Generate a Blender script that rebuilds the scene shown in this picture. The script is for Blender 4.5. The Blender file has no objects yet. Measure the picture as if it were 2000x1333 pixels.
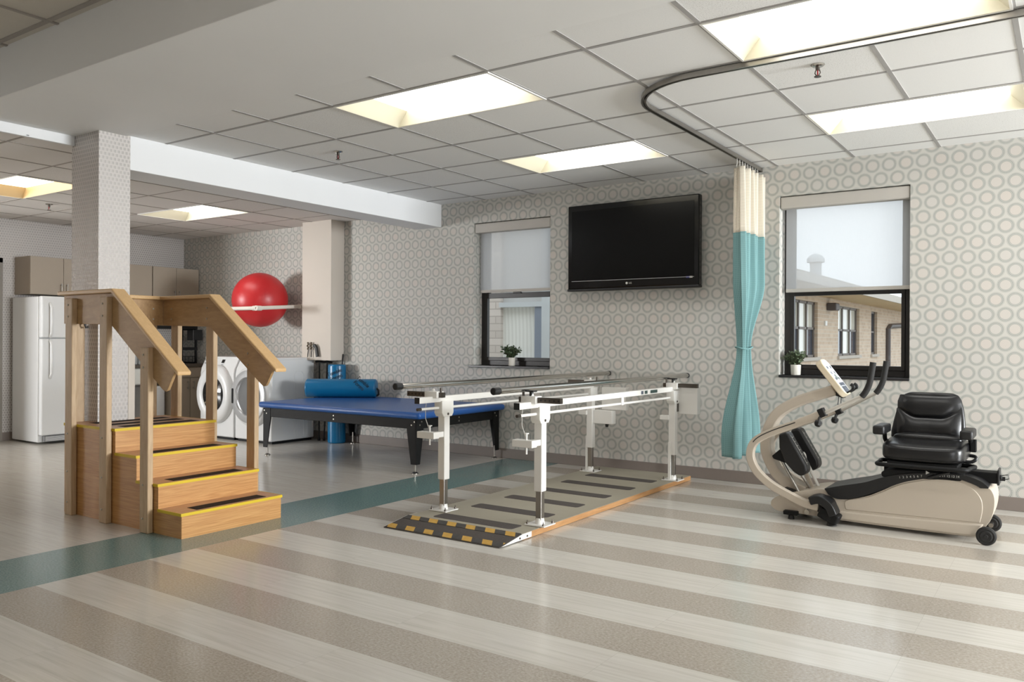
import bpy, bmesh, math, random
from mathutils import Vector, Matrix, Euler
R = math.radians
PI = math.pi
random.seed(4)
S = bpy.context.scene
COL = S.collection

# ------------------------------------------------------------------ camera, world, light, exposure
cd = bpy.data.cameras.new('camera'); cam = bpy.data.objects.new('camera', cd); COL.objects.link(cam)
cd.sensor_width = 36.0; cd.lens = 1592.29 / 2000 * 36.0
cd.clip_start = 0.05; cd.clip_end = 300
cam.rotation_mode = 'QUATERNION'
YAW, ROLL = -0.60113, 0.005
fw = Vector((math.sin(YAW), math.cos(YAW), 0)); rt = Vector((math.cos(YAW), -math.sin(YAW), 0)); up = Vector((0, 0, 1))
cr, sr = math.cos(ROLL), math.sin(ROLL)
rx = rt * cr + up * sr; uy = up * cr - rt * sr
M = Matrix((rx, uy, -fw)).transposed()
cam.rotation_quaternion = M.to_quaternion()
cam.location = (0.82708, -6.91713, 1.2118)
S.camera = cam
S.view_settings.view_transform = 'Standard'
S.view_settings.look = 'None'
S.view_settings.gamma = 1.0
S.view_settings.use_curve_mapping = False
S.view_settings.exposure = -0.17
S.cycles.use_denoising = True
S.cycles.max_bounces = 10
S.cycles.diffuse_bounces = 5
S.cycles.glossy_bounces = 4
S.cycles.transparent_max_bounces = 16
S.cycles.sample_clamp_indirect = 6.0
S.cycles.caustics_reflective = False
S.cycles.caustics_refractive = False

W = bpy.data.worlds.new('sky'); S.world = W; W.use_nodes = True
bg = W.node_tree.nodes['Background']
bg.inputs[0].default_value = (0.90, 0.95, 1.0, 1); bg.inputs[1].default_value = 2.3

def area(name, loc, rot, sx, sy, power, col):
    l = bpy.data.lights.new(name, 'AREA'); l.shape = 'RECTANGLE'; l.size = sx; l.size_y = sy
    l.energy = power; l.color = col
    o = bpy.data.objects.new(name, l); COL.objects.link(o); o.location = loc; o.rotation_euler = rot
    return o
# area lamps behind unseen windows added in wall_right and wall_front to light the room
area('window_daylight', (6.95, -1.75, 1.60), (0, R(114), 0), 1.5, 2.4, 1080, (0.94, 0.975, 1.0))  # added on the right, where the light on risers and beam comes from
area('window_daylight', (-12.0, -9.75, 1.60), (R(110), 0, 0), 2.4, 1.5, 980, (0.97, 0.985, 1.0))  # added front-left, along the ball's highlight direction, to lift the back wall
area('window_daylight', (4.6, -9.75, 1.6), (R(97), 0, 0), 2.4, 1.5, 130, (0.97, 0.985, 1.0))  # added fill for the dim front floor and raised ceiling
TROFFER = 6.2

# ------------------------------------------------------------------ node helpers
def lin(v):
    v /= 255.0
    return v / 12.92 if v <= 0.04045 else ((v + 0.055) / 1.055) ** 2.4
def C(r, g, b): return (lin(r), lin(g), lin(b), 1.0)

class N:
    def __init__(s, name):
        s.m = bpy.data.materials.new(name); s.m.use_nodes = True
        s.t = s.m.node_tree; s.n = s.t.nodes; s.b = s.n['Principled BSDF']; s.out = s.n['Material Output']
    def put(s, sock, v):
        if isinstance(v, (int, float)): sock.default_value = v
        elif isinstance(v, (tuple, list)): sock.default_value = v
        else: s.t.links.new(v, sock)
    def math(s, op, a, b=None, c=None):
        x = s.n.new('ShaderNodeMath'); x.operation = op; s.put(x.inputs[0], a)
        if b is not None: s.put(x.inputs[1], b)
        if c is not None: s.put(x.inputs[2], c)
        return x.outputs[0]
    def pos(s):
        g = s.n.new('ShaderNodeTexCoord'); x = s.n.new('ShaderNodeSeparateXYZ'); s.t.links.new(g.outputs['Object'], x.inputs[0])
        return x.outputs[0], x.outputs[1], x.outputs[2]
    def comb(s, x, y, z):
        c = s.n.new('ShaderNodeCombineXYZ'); s.put(c.inputs[0], x); s.put(c.inputs[1], y); s.put(c.inputs[2], z); return c.outputs[0]
    def scaled(s, sx, sy, sz):
        g = s.n.new('ShaderNodeTexCoord'); m = s.n.new('ShaderNodeMapping'); m.inputs['Scale'].default_value = (sx, sy, sz)
        s.t.links.new(g.outputs['Object'], m.inputs[0]); return m.outputs[0]
    def noise(s, vec, scale=5, detail=3, rough=.5, dist=0):
        x = s.n.new('ShaderNodeTexNoise'); s.t.links.new(vec, x.inputs['Vector'])
        x.inputs['Scale'].default_value = scale; x.inputs['Detail'].default_value = detail
        x.inputs['Roughness'].default_value = rough; x.inputs['Distortion'].default_value = dist
        return x.outputs[0]
    def white(s, vec):
        x = s.n.new('ShaderNodeTexWhiteNoise'); s.t.links.new(vec, x.inputs['Vector']); return x.outputs[0]
    def mix(s, f, a, b):
        x = s.n.new('ShaderNodeMix'); x.data_type = 'RGBA'; s.put(x.inputs[0], f); s.put(x.inputs[6], a); s.put(x.inputs[7], b); return x.outputs[2]
    def ramp(s, f, stops):
        x = s.n.new('ShaderNodeValToRGB'); s.put(x.inputs[0], f); e = x.color_ramp.elements
        while len(e) < len(stops): e.new(0.5)
        for k, (p, c) in enumerate(stops): e[k].position = p; e[k].color = c
        return x.outputs[0]
    def step(s, v, a, b):   # smooth 0..1 between a and b
        x = s.n.new('ShaderNodeMapRange'); x.interpolation_type = 'SMOOTHSTEP'; s.put(x.inputs[0], v)
        x.inputs[1].default_value = a; x.inputs[2].default_value = b; return x.outputs[0]
    def bump(s, h, strength=.1, dist=.002):
        x = s.n.new('ShaderNodeBump'); s.put(x.inputs['Height'], h); x.inputs['Strength'].default_value = strength; x.inputs['Distance'].default_value = dist
        s.t.links.new(x.outputs[0], s.b.inputs['Normal'])
    def set(s, col=None, rough=None, metal=None, spec=None):
        if col is not None: s.put(s.b.inputs['Base Color'], col)
        if rough is not None: s.put(s.b.inputs['Roughness'], rough)
        if metal is not None: s.b.inputs['Metallic'].default_value = metal
        if spec is not None: s.b.inputs['Specular IOR Level'].default_value = spec
        return s.m

def plain(name, col, rough=.5, metal=0, spec=.5, var=.06, vs=6.0, coat=0):
    m = N(name)
    f = m.noise(m.scaled(1, 1, 1), vs, 3)
    d = tuple(c * (1 - var) for c in col[:3]) + (1,); l = tuple(min(1, c * (1 + var)) for c in col[:3]) + (1,)
    m.set(m.mix(f, d, l), rough, metal, spec)
    if coat: m.b.inputs['Coat Weight'].default_value = coat; m.b.inputs['Coat Roughness'].default_value = .12
    return m.m

def wood(name, a, b, sc, rough=.4, rings=1.0):
    m = N(name)
    v = m.scaled(*sc)
    f1 = m.noise(v, 2.2, 3, .5, .5)
    f2 = m.noise(v, 11.0, 4, .65, .2)
    w = m.math('FRACT', m.math('MULTIPLY', f1, 7.0 * rings))
    w = m.math('ABSOLUTE', m.math('SUBTRACT', w, .5))
    f = m.math('ADD', m.math('ADD', m.math('MULTIPLY', w, .75), .06), m.math('MULTIPLY', m.math('SUBTRACT', f2, .5), 1.1))
    m.set(m.ramp(f, [(0.0, a), (0.75, b)]), rough)
    m.bump(f2, .08, .001)
    return m.m

# wallpaper : staggered rows of beige discs in dotted blue-grey rings
def circle_paper():
    m = N('circle_wallpaper')
    x, y, z = m.pos()
    u = m.math('ADD', x, y)
    px, pz, x0, z0 = .1206, .1078 * 2, .010, 1.962
    def lattice(ox, oz):
        a = m.math('WRAP', m.math('SUBTRACT', u, x0 + ox), px / 2, -px / 2)
        b = m.math('WRAP', m.math('SUBTRACT', z, z0 + oz), pz / 2, -pz / 2)
        d = m.math('SQRT', m.math('ADD', m.math('MULTIPLY', a, a), m.math('MULTIPLY', b, b)))
        return a, b, d
    a1, b1, d1 = lattice(0, 0); a2, b2, d2 = lattice(px / 2, pz / 2)
    s = m.math('LESS_THAN', d2, d1)
    def sel(p, q): return m.math('ADD', p, m.math('MULTIPLY', s, m.math('SUBTRACT', q, p)))
    a, b, d = sel(a1, a2), sel(b1, b2), sel(d1, d2)
    ang = m.math('ARCTAN2', b, a)
    ticks = m.step(m.math('SINE', m.math('MULTIPLY', ang, 38.0)), -.55, .15)
    cell = m.white(m.comb(m.math('ROUND', m.math('DIVIDE', m.math('SUBTRACT', u, a), px / 2)), m.math('ROUND', m.math('DIVIDE', m.math('SUBTRACT', z, b), pz / 2)), 0))
    blotch = m.noise(m.scaled(1, 1, 1), 1.3, 3)
    paper = m.mix(blotch, C(190, 188, 181), C(198, 196, 189))
    disc = m.mix(cell, C(195, 192, 186), C(198, 191, 183))
    col = m.mix(m.step(d, .0365, .0350), paper, disc)
    ring1 = m.math('MULTIPLY', m.step(d, .0355, .0368), m.step(d, .0392, .0380))
    ring2 = m.math('MULTIPLY', m.step(d, .0415, .0430), m.step(d, .0500, .0485))
    dots = m.math('MULTIPLY', m.math('MULTIPLY', m.step(d, .0520, .0530), m.step(d, .0562, .0552)), m.step(m.math('SINE', m.math('MULTIPLY', ang, 38.0)), .1, .6))
    ink = m.math('MAXIMUM', m.math('MULTIPLY', ring1, .85), m.math('MAXIMUM', m.math('MULTIPLY', ring2, ticks), dots))
    col = m.mix(m.math('MULTIPLY', ink, .92), col, C(98, 107, 105))
    return m.set(col, .62, 0, .35)

# wallpaper : small basket weave
def weave_paper():
    m = N('weave_wallpaper')
    x, y, z = m.pos()
    u = m.math('ADD', x, y)
    p = .029
    row = m.math('FLOOR', m.math('DIVIDE', z, p))
    off = m.math('MULTIPLY', m.math('MODULO', row, 2.0), p * .5)
    a = m.math('WRAP', m.math('SUBTRACT', u, off), p / 2, -p / 2)
    b = m.math('WRAP', z, p, 0.0)
    b = m.math('SUBTRACT', b, p / 2)
    ia = m.step(m.math('ABSOLUTE', a), p * .34, p * .28)
    ib = m.step(m.math('ABSOLUTE', b), p * .38, p * .30)
    grain = m.noise(m.scaled(1, 1, 1), 140, 2)
    blk = m.math('MULTIPLY', ia, ib)
    bar = m.math('MULTIPLY', m.step(m.math('ABSOLUTE', m.math('ADD', a, p * .16)), p * .05, p * .12), blk)
    f = m.math('MULTIPLY', blk, m.math('ADD', .55, m.math('MULTIPLY', bar, .45)))
    f = m.math('MULTIPLY', f, m.math('ADD', .7, m.math('MULTIPLY', grain, .4)))
    col = m.mix(f, C(196, 191, 187), C(160, 155, 151))
    m.set(col, .5, 0, .5)
    m.put(m.b.inputs['Metallic'], m.math('MULTIPLY', f, .6))
    return m.m

def floor_mat():
    m = N('striped_vinyl_tile')
    x, y, z = m.pos()
    s = .29545
    k = m.math('DIVIDE', m.math('SUBTRACT', m.math('MULTIPLY', y, -1.0), 3.16772), s)
    par = m.math('MODULO', m.math('ADD', m.math('FLOOR', k), 200.0), 2.0)       # 0 = dark stripe, 1 = light stripe
    right = m.math('GREATER_THAN', x, -3.351)
    teal = m.math('MULTIPLY', m.math('GREATER_THAN', x, -3.97), m.math('LESS_THAN', x, -3.351))
    dark = m.math('MULTIPLY', right, m.math('SUBTRACT', 1.0, par))
    # tile cells
    tx = m.math('FLOOR', m.math('DIVIDE', m.math('ADD', x, 50.0), .9144))
    ty = m.math('FLOOR', m.math('ADD', k, 300.0))
    cell = m.white(m.comb(tx, ty, 0))
    # light tile : streaks running along x
    st = m.n.new('ShaderNodeMapping'); g = m.n.new('ShaderNodeTexCoord'); m.t.links.new(g.outputs['Object'], st.inputs[0])
    st.inputs['Scale'].default_value = (1.1, 30, 1)
    wv = m.n.new('ShaderNodeVectorMath'); wv.operation = 'ADD'; m.t.links.new(st.outputs[0], wv.inputs[0])
    m.t.links.new(m.comb(m.math('MULTIPLY', cell, 37.0), m.math('MULTIPLY', cell, 91.0), 0), wv.inputs[1])
    streak = m.noise(wv.outputs[0], 1.6, 5, .62, .35)
    light = m.ramp(streak, [(.25, C(184, 179, 170)), (.5, C(202, 198, 190)), (.75, C(211, 208, 201))])
    light = m.mix(m.math('MULTIPLY', cell, .16), light, C(196, 188, 178))
    sp = m.noise(m.scaled(1, 1.6, 1), 75, 2, .7)
    sp2 = m.noise(m.scaled(1, 1, 1), 4, 2)
    darkc = m.ramp(sp, [(.28, C(150, 142, 130)), (.5, C(172, 164, 153)), (.70, C(189, 182, 171))])
    darkc = m.mix(m.math('MULTIPLY', m.math('ADD', cell, sp2), .10), darkc, C(140, 128, 116))
    tealc = m.ramp(sp, [(.3, C(88, 114, 113)), (.5, C(108, 136, 134)), (.7, C(132, 157, 154))])
    col = m.mix(dark, light, darkc)
    col = m.mix(teal, col, tealc)
    fx = m.math('ABSOLUTE', m.math('SUBTRACT', m.math('FRACT', m.math('DIVIDE', m.math('ADD', x, 50.0), .9144)), .5))
    fy = m.math('ABSOLUTE', m.math('SUBTRACT', m.math('FRACT', m.math('ADD', k, 300.0)), .5))
    seam = m.math('MAXIMUM', m.step(fx, .4985, .4996), m.step(fy, .4965, .499))
    col = m.mix(m.math('MULTIPLY', seam, .22), col, C(95, 85, 76))
    rg = m.math('ADD', .15, m.math('MULTIPLY', m.noise(m.scaled(1, 1, 1), 3, 3), .09))
    m.set(col, rg, 0, .5)
    return m.m

def tile_mat(name, x0, y0, base=(230, 230, 229)):
    m = N(name)
    x, y, z = m.pos()
    T = .6096
    c = m.white(m.comb(m.math('FLOOR', m.math('DIVIDE', m.math('SUBTRACT', x, x0), T)), m.math('FLOOR', m.math('DIVIDE', m.math('SUBTRACT', y, y0), T)), 3))
    pin = m.noise(m.scaled(1, 1, 1), 160, 2, .8)
    rough_tile = m.math('GREATER_THAN', c, .84)
    col = m.mix(c, C(*[v - 5 for v in base]), C(*base))
    speck = m.math('MULTIPLY', m.step(pin, .56, .64), m.math('ADD', .08, m.math('MULTIPLY', rough_tile, .34)))
    col = m.mix(speck, col, C(120, 116, 110))
    return m.set(col, .8, 0, .3)

def net_mat():
    m = N('ivory_net')
    x, y, z = m.pos()
    a = m.math('ABSOLUTE', m.math('SUBTRACT', m.math('FRACT', m.math('MULTIPLY', m.math('ADD', y, m.math('MULTIPLY', x, .6)), 120.0)), .5))
    b = m.math('ABSOLUTE', m.math('SUBTRACT', m.math('FRACT', m.math('MULTIPLY', z, 95.0)), .5))
    hole = m.math('MULTIPLY', m.step(a, .34, .24), m.step(b, .34, .24))
    tr = m.n.new('ShaderNodeBsdfTransparent'); mx = m.n.new('ShaderNodeMixShader')
    m.t.links.new(m.math('MULTIPLY', hole, .6), mx.inputs[0]); m.t.links.new(m.b.outputs[0], mx.inputs[1]); m.t.links.new(tr.outputs[0], mx.inputs[2])
    m.t.links.new(mx.outputs[0], m.out.inputs[0])
    return m.set(C(226, 217, 200), .9)

def cloth_mat():
    m = N('teal_waffle_cloth')
    x, y, z = m.pos()
    a = m.math('SINE', m.math('MULTIPLY', z, 420.0)); b = m.math('SINE', m.math('MULTIPLY', m.math('ADD', y, x), 420.0))
    h = m.math('MULTIPLY', a, b)
    f = m.math('ADD', .5, m.math('MULTIPLY', m.math('MAXIMUM', a, b), .35))
    m.set(m.mix(f, C(102, 141, 142), C(126, 164, 165)), .85, 0, .2)
    m.bump(h, .10, .002)
    return m.m

def glass_mat(name, tint=(.95, .97, .97, 1), refl=.5):
    m = N(name); m.n.remove(m.b)
    t = m.n.new('ShaderNodeBsdfTransparent'); t.inputs[0].default_value = tint
    g = m.n.new('ShaderNodeBsdfGlossy'); g.inputs['Roughness'].default_value = .02
    f = m.n.new('ShaderNodeFresnel'); f.inputs[0].default_value = 1.45
    mx = m.n.new('ShaderNodeMixShader'); m.t.links.new(m.math('MULTIPLY', f.outputs[0], refl), mx.inputs[0])
    m.t.links.new(t.outputs[0], mx.inputs[1]); m.t.links.new(g.outputs[0], mx.inputs[2]); m.t.links.new(mx.outputs[0], m.out.inputs[0])
    return m.m

def blind_mat():
    m = N('translucent_blind'); d = m.b
    m.set(m.mix(m.noise(m.scaled(60, 1, 3), 8, 2), C(214, 215, 218), C(226, 227, 230)), .9, 0, .1)
    tl = m.n.new('ShaderNodeBsdfTranslucent'); tl.inputs[0].default_value = (.86, .85, .84, 1)
    tr = m.n.new('ShaderNodeBsdfTransparent'); tr.inputs[0].default_value = (.97, .98, 1, 1)
    m1 = m.n.new('ShaderNodeMixShader'); m1.inputs[0].default_value = .5
    m2 = m.n.new('ShaderNodeMixShader'); m2.inputs[0].default_value = .27
    m.t.links.new(d.outputs[0], m1.inputs[1]); m.t.links.new(tl.outputs[0], m1.inputs[2])
    m.t.links.new(m1.outputs[0], m2.inputs[1]); m.t.links.new(tr.outputs[0], m2.inputs[2]); m.t.links.new(m2.outputs[0], m.out.inputs[0])
    return m.m

def emit_mat(name, col, st):
    m = N(name)
    m.set((.8, .8, .8, 1), .5); m.b.inputs['Emission Color'].default_value = col; m.b.inputs['Emission Strength'].default_value = st
    return m.m

def brick_mat(name, a, b, mortar, axis):
    m = N(name)
    x, y, z = m.pos()
    u = x if axis == 'x' else y
    br = m.n.new('ShaderNodeTexBrick'); m.t.links.new(m.comb(u, z, 0), br.inputs['Vector'])
    br.inputs['Color1'].default_value = a; br.inputs['Color2'].default_value = b; br.inputs['Mortar'].default_value = mortar
    br.inputs['Scale'].default_value = 1.0; br.inputs['Brick Width'].default_value = .30; br.inputs['Row Height'].default_value = .10; br.inputs['Mortar Size'].default_value = .008
    return m.set(br.outputs[0], .85)

def hazard_mat():
    m = N('hazard_tape')
    x, y, z = m.pos()
    f = m.math('FRACT', m.math('DIVIDE', m.math('ADD', x, m.math('MULTIPLY', y, .6)), .152))
    n = m.noise(m.scaled(1, 1, 1), 30, 3)
    yel = m.mix(n, C(170, 130, 55), C(205, 165, 80)); blk = m.mix(n, C(48, 46, 44), C(76, 73, 70))
    return m.set(m.mix(m.math('LESS_THAN', f, .48), blk, yel), .8)

def mesh_screen_mat():
    m = N('hazy_window_screen')
    x, y, z = m.pos()
    a = m.math('SUBTRACT', x, -5.36); b = m.math('SUBTRACT', z, 1.36)
    d = m.math('SQRT', m.math('ADD', m.math('MULTIPLY', a, a), m.math('MULTIPLY', m.math('MULTIPLY', b, b), .8)))
    w = m.math('SINE', m.math('ADD', m.math('MULTIPLY', d, 105.0), m.math('MULTIPLY', m.noise(m.scaled(1, 1, 1), 6, 3), 1.6)))
    f = m.math('ADD', .5, m.math('MULTIPLY', w, .28))
    return m.set(m.mix(f, C(222, 221, 214), C(250, 249, 244)), .6)

MT = dict(
    circles=circle_paper(), weave=weave_paper(), floor=floor_mat(),
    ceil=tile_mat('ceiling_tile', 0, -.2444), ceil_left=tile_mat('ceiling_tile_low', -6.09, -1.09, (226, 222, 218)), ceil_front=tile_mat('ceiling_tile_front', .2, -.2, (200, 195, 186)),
    tbar=plain('ceiling_grid_metal', C(158, 156, 154), .6, 0, .3), tbar_left=plain('ceiling_grid_metal_low', C(158, 151, 144), .6, 0, .3),
    plaster=plain('painted_plaster', C(228, 229, 230), .6, 0, .4, .03, 1.5), soffit=plain('soffit_paint', C(226, 226, 225), .6, 0, .4, .04, 1.2),
    column_paint=plain('beige_paint', C(204, 195, 184), .55, 0, .4, .03, 2), base=plain('vinyl_base', C(122, 112, 105), .5),
    wall_plain=plain('plain_wall_paint', C(196, 190, 182), .7),
    troffer=emit_mat('fluorescent_diffuser', (1.0, .985, .965, 1), TROFFER), troffer_warm=emit_mat('warm_fluorescent_diffuser', (1.0, .83, .58, 1), TROFFER * .85),
    white_metal=plain('white_enamel', C(226, 224, 219), .35, 0, .5, .03), troffer_side=plain('troffer_reflector', C(204, 198, 176), .4, 0, .4, .01), troffer_side_warm=plain('warm_reflector', C(206, 184, 146), .4, 0, .4, .01),
    chrome=plain('chrome', C(200, 197, 192), .18, 1.0, .5, .03), steel=plain('brushed_steel', C(160, 156, 150), .3, 1.0, .5, .05), dark_steel=plain('dark_steel', C(96, 90, 84), .35, 1.0),
    black=plain('black_plastic', C(16, 16, 17), .45, 0, .5, .15), black_gloss=plain('black_gloss_plastic', C(7, 7, 8), .12, 0, .5, .1), screen=plain('dark_screen', C(8, 8, 8), .22, 0, .22, .1),
    black_metal=plain('black_powder_coat', C(9, 9, 9), .6, 0, .3), silver_tube=plain('satin_aluminium', C(196, 191, 182), .4, .35), rubber=plain('black_rubber', C(30, 29, 28), .75),
    black_paint=plain('black_window_frame', C(34, 31, 29), .4), stone=plain('black_stone', C(40, 39, 40), .3, 0, .5, .4, 20),
    oak_y=wood('oak_veneer_across', C(182, 130, 76), C(216, 168, 110), (15, .45, 15)), oak_x=wood('oak_veneer_along', C(174, 124, 72), C(208, 160, 104), (.45, 15, 13)),
    tread=wood('oak_tread', C(176, 128, 90), C(204, 158, 118), (8, 1.2, 8), .35), ply=wood('birch_plywood', C(164, 130, 90), C(190, 156, 112), (1.2, 8, 5), .45, .35),
    birch=wood('birch_post', C(178, 150, 116), C(204, 178, 144), (12, 12, 1.0), .5, .4), rail=wood('birch_rail', C(200, 164, 116), C(212, 176, 128), (1.0, 14, 14), .4, .4),
    pine=wood('pine_edge', C(160, 116, 72), C(190, 146, 98), (12, .8, 12), .6, .5),
    yellow=plain('yellow_edge', C(214, 184, 42), .5, 0, .4, .05), grip=plain('black_grit', C(48, 39, 34), .9, 0, .2, .4, 120), grit=plain('grey_grit', C(82, 77, 74), .9, 0, .2, .25, 110),
    platform=plain('sage_linoleum', C(156, 150, 134), .55, 0, .4, .09, 5), hazard=hazard_mat(), bolt=plain('bolt_metal', C(190, 185, 175), .3, 1.0),
    blue_vinyl=plain('blue_vinyl', C(38, 88, 158), .36, 0, .5, .04, 3), teal_vinyl=plain('teal_blue_vinyl', C(10, 102, 148), .3, 0, .5, .05, 3), ink=plain('black_ink', C(15, 18, 24), .6),
    ball=plain('red_rubber', C(186, 36, 40), .38, 0, .5, .06, 8), pvc=plain('white_pvc', C(224, 218, 208), .35),
    appliance=plain('white_appliance', C(216, 217, 217), .28, 0, .5, .02), appliance_grey=plain('grey_appliance_trim', C(120, 120, 121), .4), drum=plain('dark_door_glass', C(28, 29, 31), .1), silver=plain('silver_ring', C(176, 177, 178), .3, .3), tint=plain('grey_door_glass', C(112, 113, 114), .12),
    laminate=plain('taupe_laminate', C(160, 148, 133), .45, 0, .4, .03, 2), counter=plain('dark_counter', C(84, 76, 68), .35), door=plain('grey_door_paint', C(128, 122, 114), .5),
    beige=plain('beige_shell', C(186, 175, 160), .42, 0, .45, .03, 3), cream=plain('cream_shell', C(214, 200, 174), .42), leather=plain('black_leather', C(15, 15, 17), .3, 0, .5, .2, 14), keypad=plain('grey_white_keypad', C(208, 210, 214), .4), key=plain('slate_key', C(70, 78, 92), .4), lcd=plain('display_green', C(104, 116, 108), .3), mark=plain('white_mark', C(198, 196, 190), .6),
    net=net_mat(), cloth=cloth_mat(), glass=glass_mat('window_glass'), blind=blind_mat(), cassette=plain('blind_cassette', C(184, 179, 172), .6),
    leaf=plain('green_leaf', C(62, 78, 50), .5, 0, .4, .4, 60), leaf2=plain('grey_green_leaf', C(92, 106, 80), .5, 0, .4, .35, 60), stem=plain('brown_stem', C(80, 66, 46), .7), pot=plain('white_pot', C(214, 210, 200), .5), soil=plain('soil', C(54, 44, 36), .9),
    brick=brick_mat('buff_brick', C(200, 178, 156), C(218, 198, 176), C(214, 204, 192), 'y'), brick_pale=brick_mat('pale_brick', C(206, 196, 188), C(222, 212, 204), C(188, 178, 170), 'x'),
    eave=plain('tan_eave', C(206, 182, 142), .7), fascia=plain('pale_fascia', C(190, 182, 172), .7), roof=plain('brown_shingle', C(150, 128, 112), .85), outglass=plain('dark_outside_glass', C(70, 76, 90), .06, 0, .6), facade_panel=plain('facade_panel', C(196, 195, 193), .6), outframe=plain('bronze_frame', C(112, 104, 98), .5), outlight=plain('bright_outside_glass', C(226, 226, 216), .1), pipe=plain('dark_downspout', C(82, 74, 74), .5), ground=plain('pavement', C(160, 156, 148), .9), blueframe=plain('slate_window_frame', C(140, 148, 162), .5), paleframe=plain('pale_window_frame', C(206, 210, 212), .5), screen_cloth=mesh_screen_mat(),
    wicker=plain('cane_wood', C(46, 36, 30), .4), sink=plain('sink_enamel', C(206, 206, 200), .25), tickpad=plain('clear_plastic', C(170, 172, 170), .25), blue_tag=plain('blue_tag', C(60, 66, 140), .4), greenlab=plain('dark_green_label', C(52, 72, 68), .5),
)

# ------------------------------------------------------------------ mesh helpers
class MB:
    def __init__(s): s.b = bmesh.new()
    def _xf(s, vs, mat):
        for v in vs: v.co = mat @ v.co
    def box(s, x0, x1, y0, y1, z0, z1, rot=None, piv=None):
        vs = [s.b.verts.new((x, y, z)) for x in (x0, x1) for y in (y0, y1) for z in (z0, z1)]
        for f in ((0, 1, 3, 2), (4, 6, 7, 5), (0, 4, 5, 1), (2, 3, 7, 6), (0, 2, 6, 4), (1, 5, 7, 3)): s.b.faces.new([vs[i] for i in f])
        if rot:
            p = Vector(piv if piv else ((x0 + x1) / 2, (y0 + y1) / 2, (z0 + z1) / 2))
            s._xf(vs, Matrix.Translation(p) @ Euler(rot).to_matrix().to_4x4() @ Matrix.Translation(-p))
        return s
    def cyl(s, p0, p1, r0, r1=None, n=20, caps=True):
        r1 = r0 if r1 is None else r1
        p0, p1 = Vector(p0), Vector(p1); q = (p1 - p0).to_track_quat('Z', 'Y').to_matrix()
        A = [s.b.verts.new(p0 + q @ Vector((r0 * math.cos(2 * PI * i / n), r0 * math.sin(2 * PI * i / n), 0))) for i in range(n)]
        B = [s.b.verts.new(p1 + q @ Vector((r1 * math.cos(2 * PI * i / n), r1 * math.sin(2 * PI * i / n), 0))) for i in range(n)]
        for i in range(n): s.b.faces.new((A[i], A[(i + 1) % n], B[(i + 1) % n], B[i]))
        if caps: s.b.faces.new(A[::-1]); s.b.faces.new(B)
        return s
    def lathe(s, p0, axis, prof, n=32):          # prof: (radius, distance along axis)
        p0 = Vector(p0); q = Vector(axis).to_track_quat('Z', 'Y').to_matrix(); rings = []
        for r, h in prof:
            if r < 1e-6: rings.append([s.b.verts.new(p0 + q @ Vector((0, 0, h)))])
            else: rings.append([s.b.verts.new(p0 + q @ Vector((r * math.cos(2 * PI * i / n), r * math.sin(2 * PI * i / n), h))) for i in range(n)])
        for a, b in zip(rings, rings[1:]):
            for i in range(n):
                j = (i + 1) % n
                if len(a) == 1 and len(b) == 1: continue
                if len(a) == 1: s.b.faces.new((a[0], b[j], b[i]))
                elif len(b) == 1: s.b.faces.new((a[i], a[j], b[0]))
                else: s.b.faces.new((a[i], a[j], b[j], b[i]))
        return s
    def tube(s, pts, r, n=12, closed=False, caps=True):
        P = [Vector(p) for p in pts]; rings = []; m = len(P)
        up = None
        for k in range(m):
            a = P[k - 1] if (k > 0 or closed) else P[k]; b = P[(k + 1) % m] if (k < m - 1 or closed) else P[k]
            t = (b - a).normalized()
            if up is None:
                up = t.orthogonal().normalized()
            up = (up - t * up.dot(t)).normalized(); w = t.cross(up)
            rr = r[k] if isinstance(r, (list, tuple)) else r
            rings.append([s.b.verts.new(P[k] + (up * math.cos(2 * PI * i / n) + w * math.sin(2 * PI * i / n)) * rr) for i in range(n)])
        rng = range(m) if closed else range(m - 1)
        for k in rng:
            a, b = rings[k], rings[(k + 1) % m]
            for i in range(n): s.b.faces.new((a[i], a[(i + 1) % n], b[(i + 1) % n], b[i]))
        if caps and not closed: s.b.faces.new(rings[0][::-1]); s.b.faces.new(rings[-1])
        return s
    def prism(s, pts, ax, a, b):                  # closed outline in the plane normal to axis ax, extruded from a to b
        def P(p, t):
            if ax == 'y': return (p[0], t, p[1])
            if ax == 'x': return (t, p[0], p[1])
            return (p[0], p[1], t)
        A = [s.b.verts.new(P(p, a)) for p in pts]; B = [s.b.verts.new(P(p, b)) for p in pts]; n = len(pts)
        s.b.faces.new(A); s.b.faces.new(B[::-1])
        for i in range(n): s.b.faces.new((A[i], B[i], B[(i + 1) % n], A[(i + 1) % n]))
        return s
    def strip(s, path, w, y0, y1):                # flat bar following an x/z path, w wide in plane, from y0 to y1
        P = [Vector((p[0], 0, p[1])) for p in path]; L = []; Q = []
        for k in range(len(P)):
            t = (P[min(k + 1, len(P) - 1)] - P[max(k - 1, 0)]).normalized(); nrm = Vector((-t.z, 0, t.x))
            ww = w[k] if isinstance(w, (list, tuple)) else w
            L.append(P[k] + nrm * ww / 2); Q.append(P[k] - nrm * ww / 2)
        rings = [[s.b.verts.new((p.x, y, p.z)) for p, y in ((l, y0), (l, y1), (q, y1), (q, y0))] for l, q in zip(L, Q)]
        for a, b in zip(rings, rings[1:]):
            for i in range(4): s.b.faces.new((a[i], a[(i + 1) % 4], b[(i + 1) % 4], b[i]))
        s.b.faces.new(rings[0][::-1]); s.b.faces.new(rings[-1])
        return s
    def quad(s, *p):
        s.b.faces.new([s.b.verts.new(q) for q in p]); return s
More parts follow.
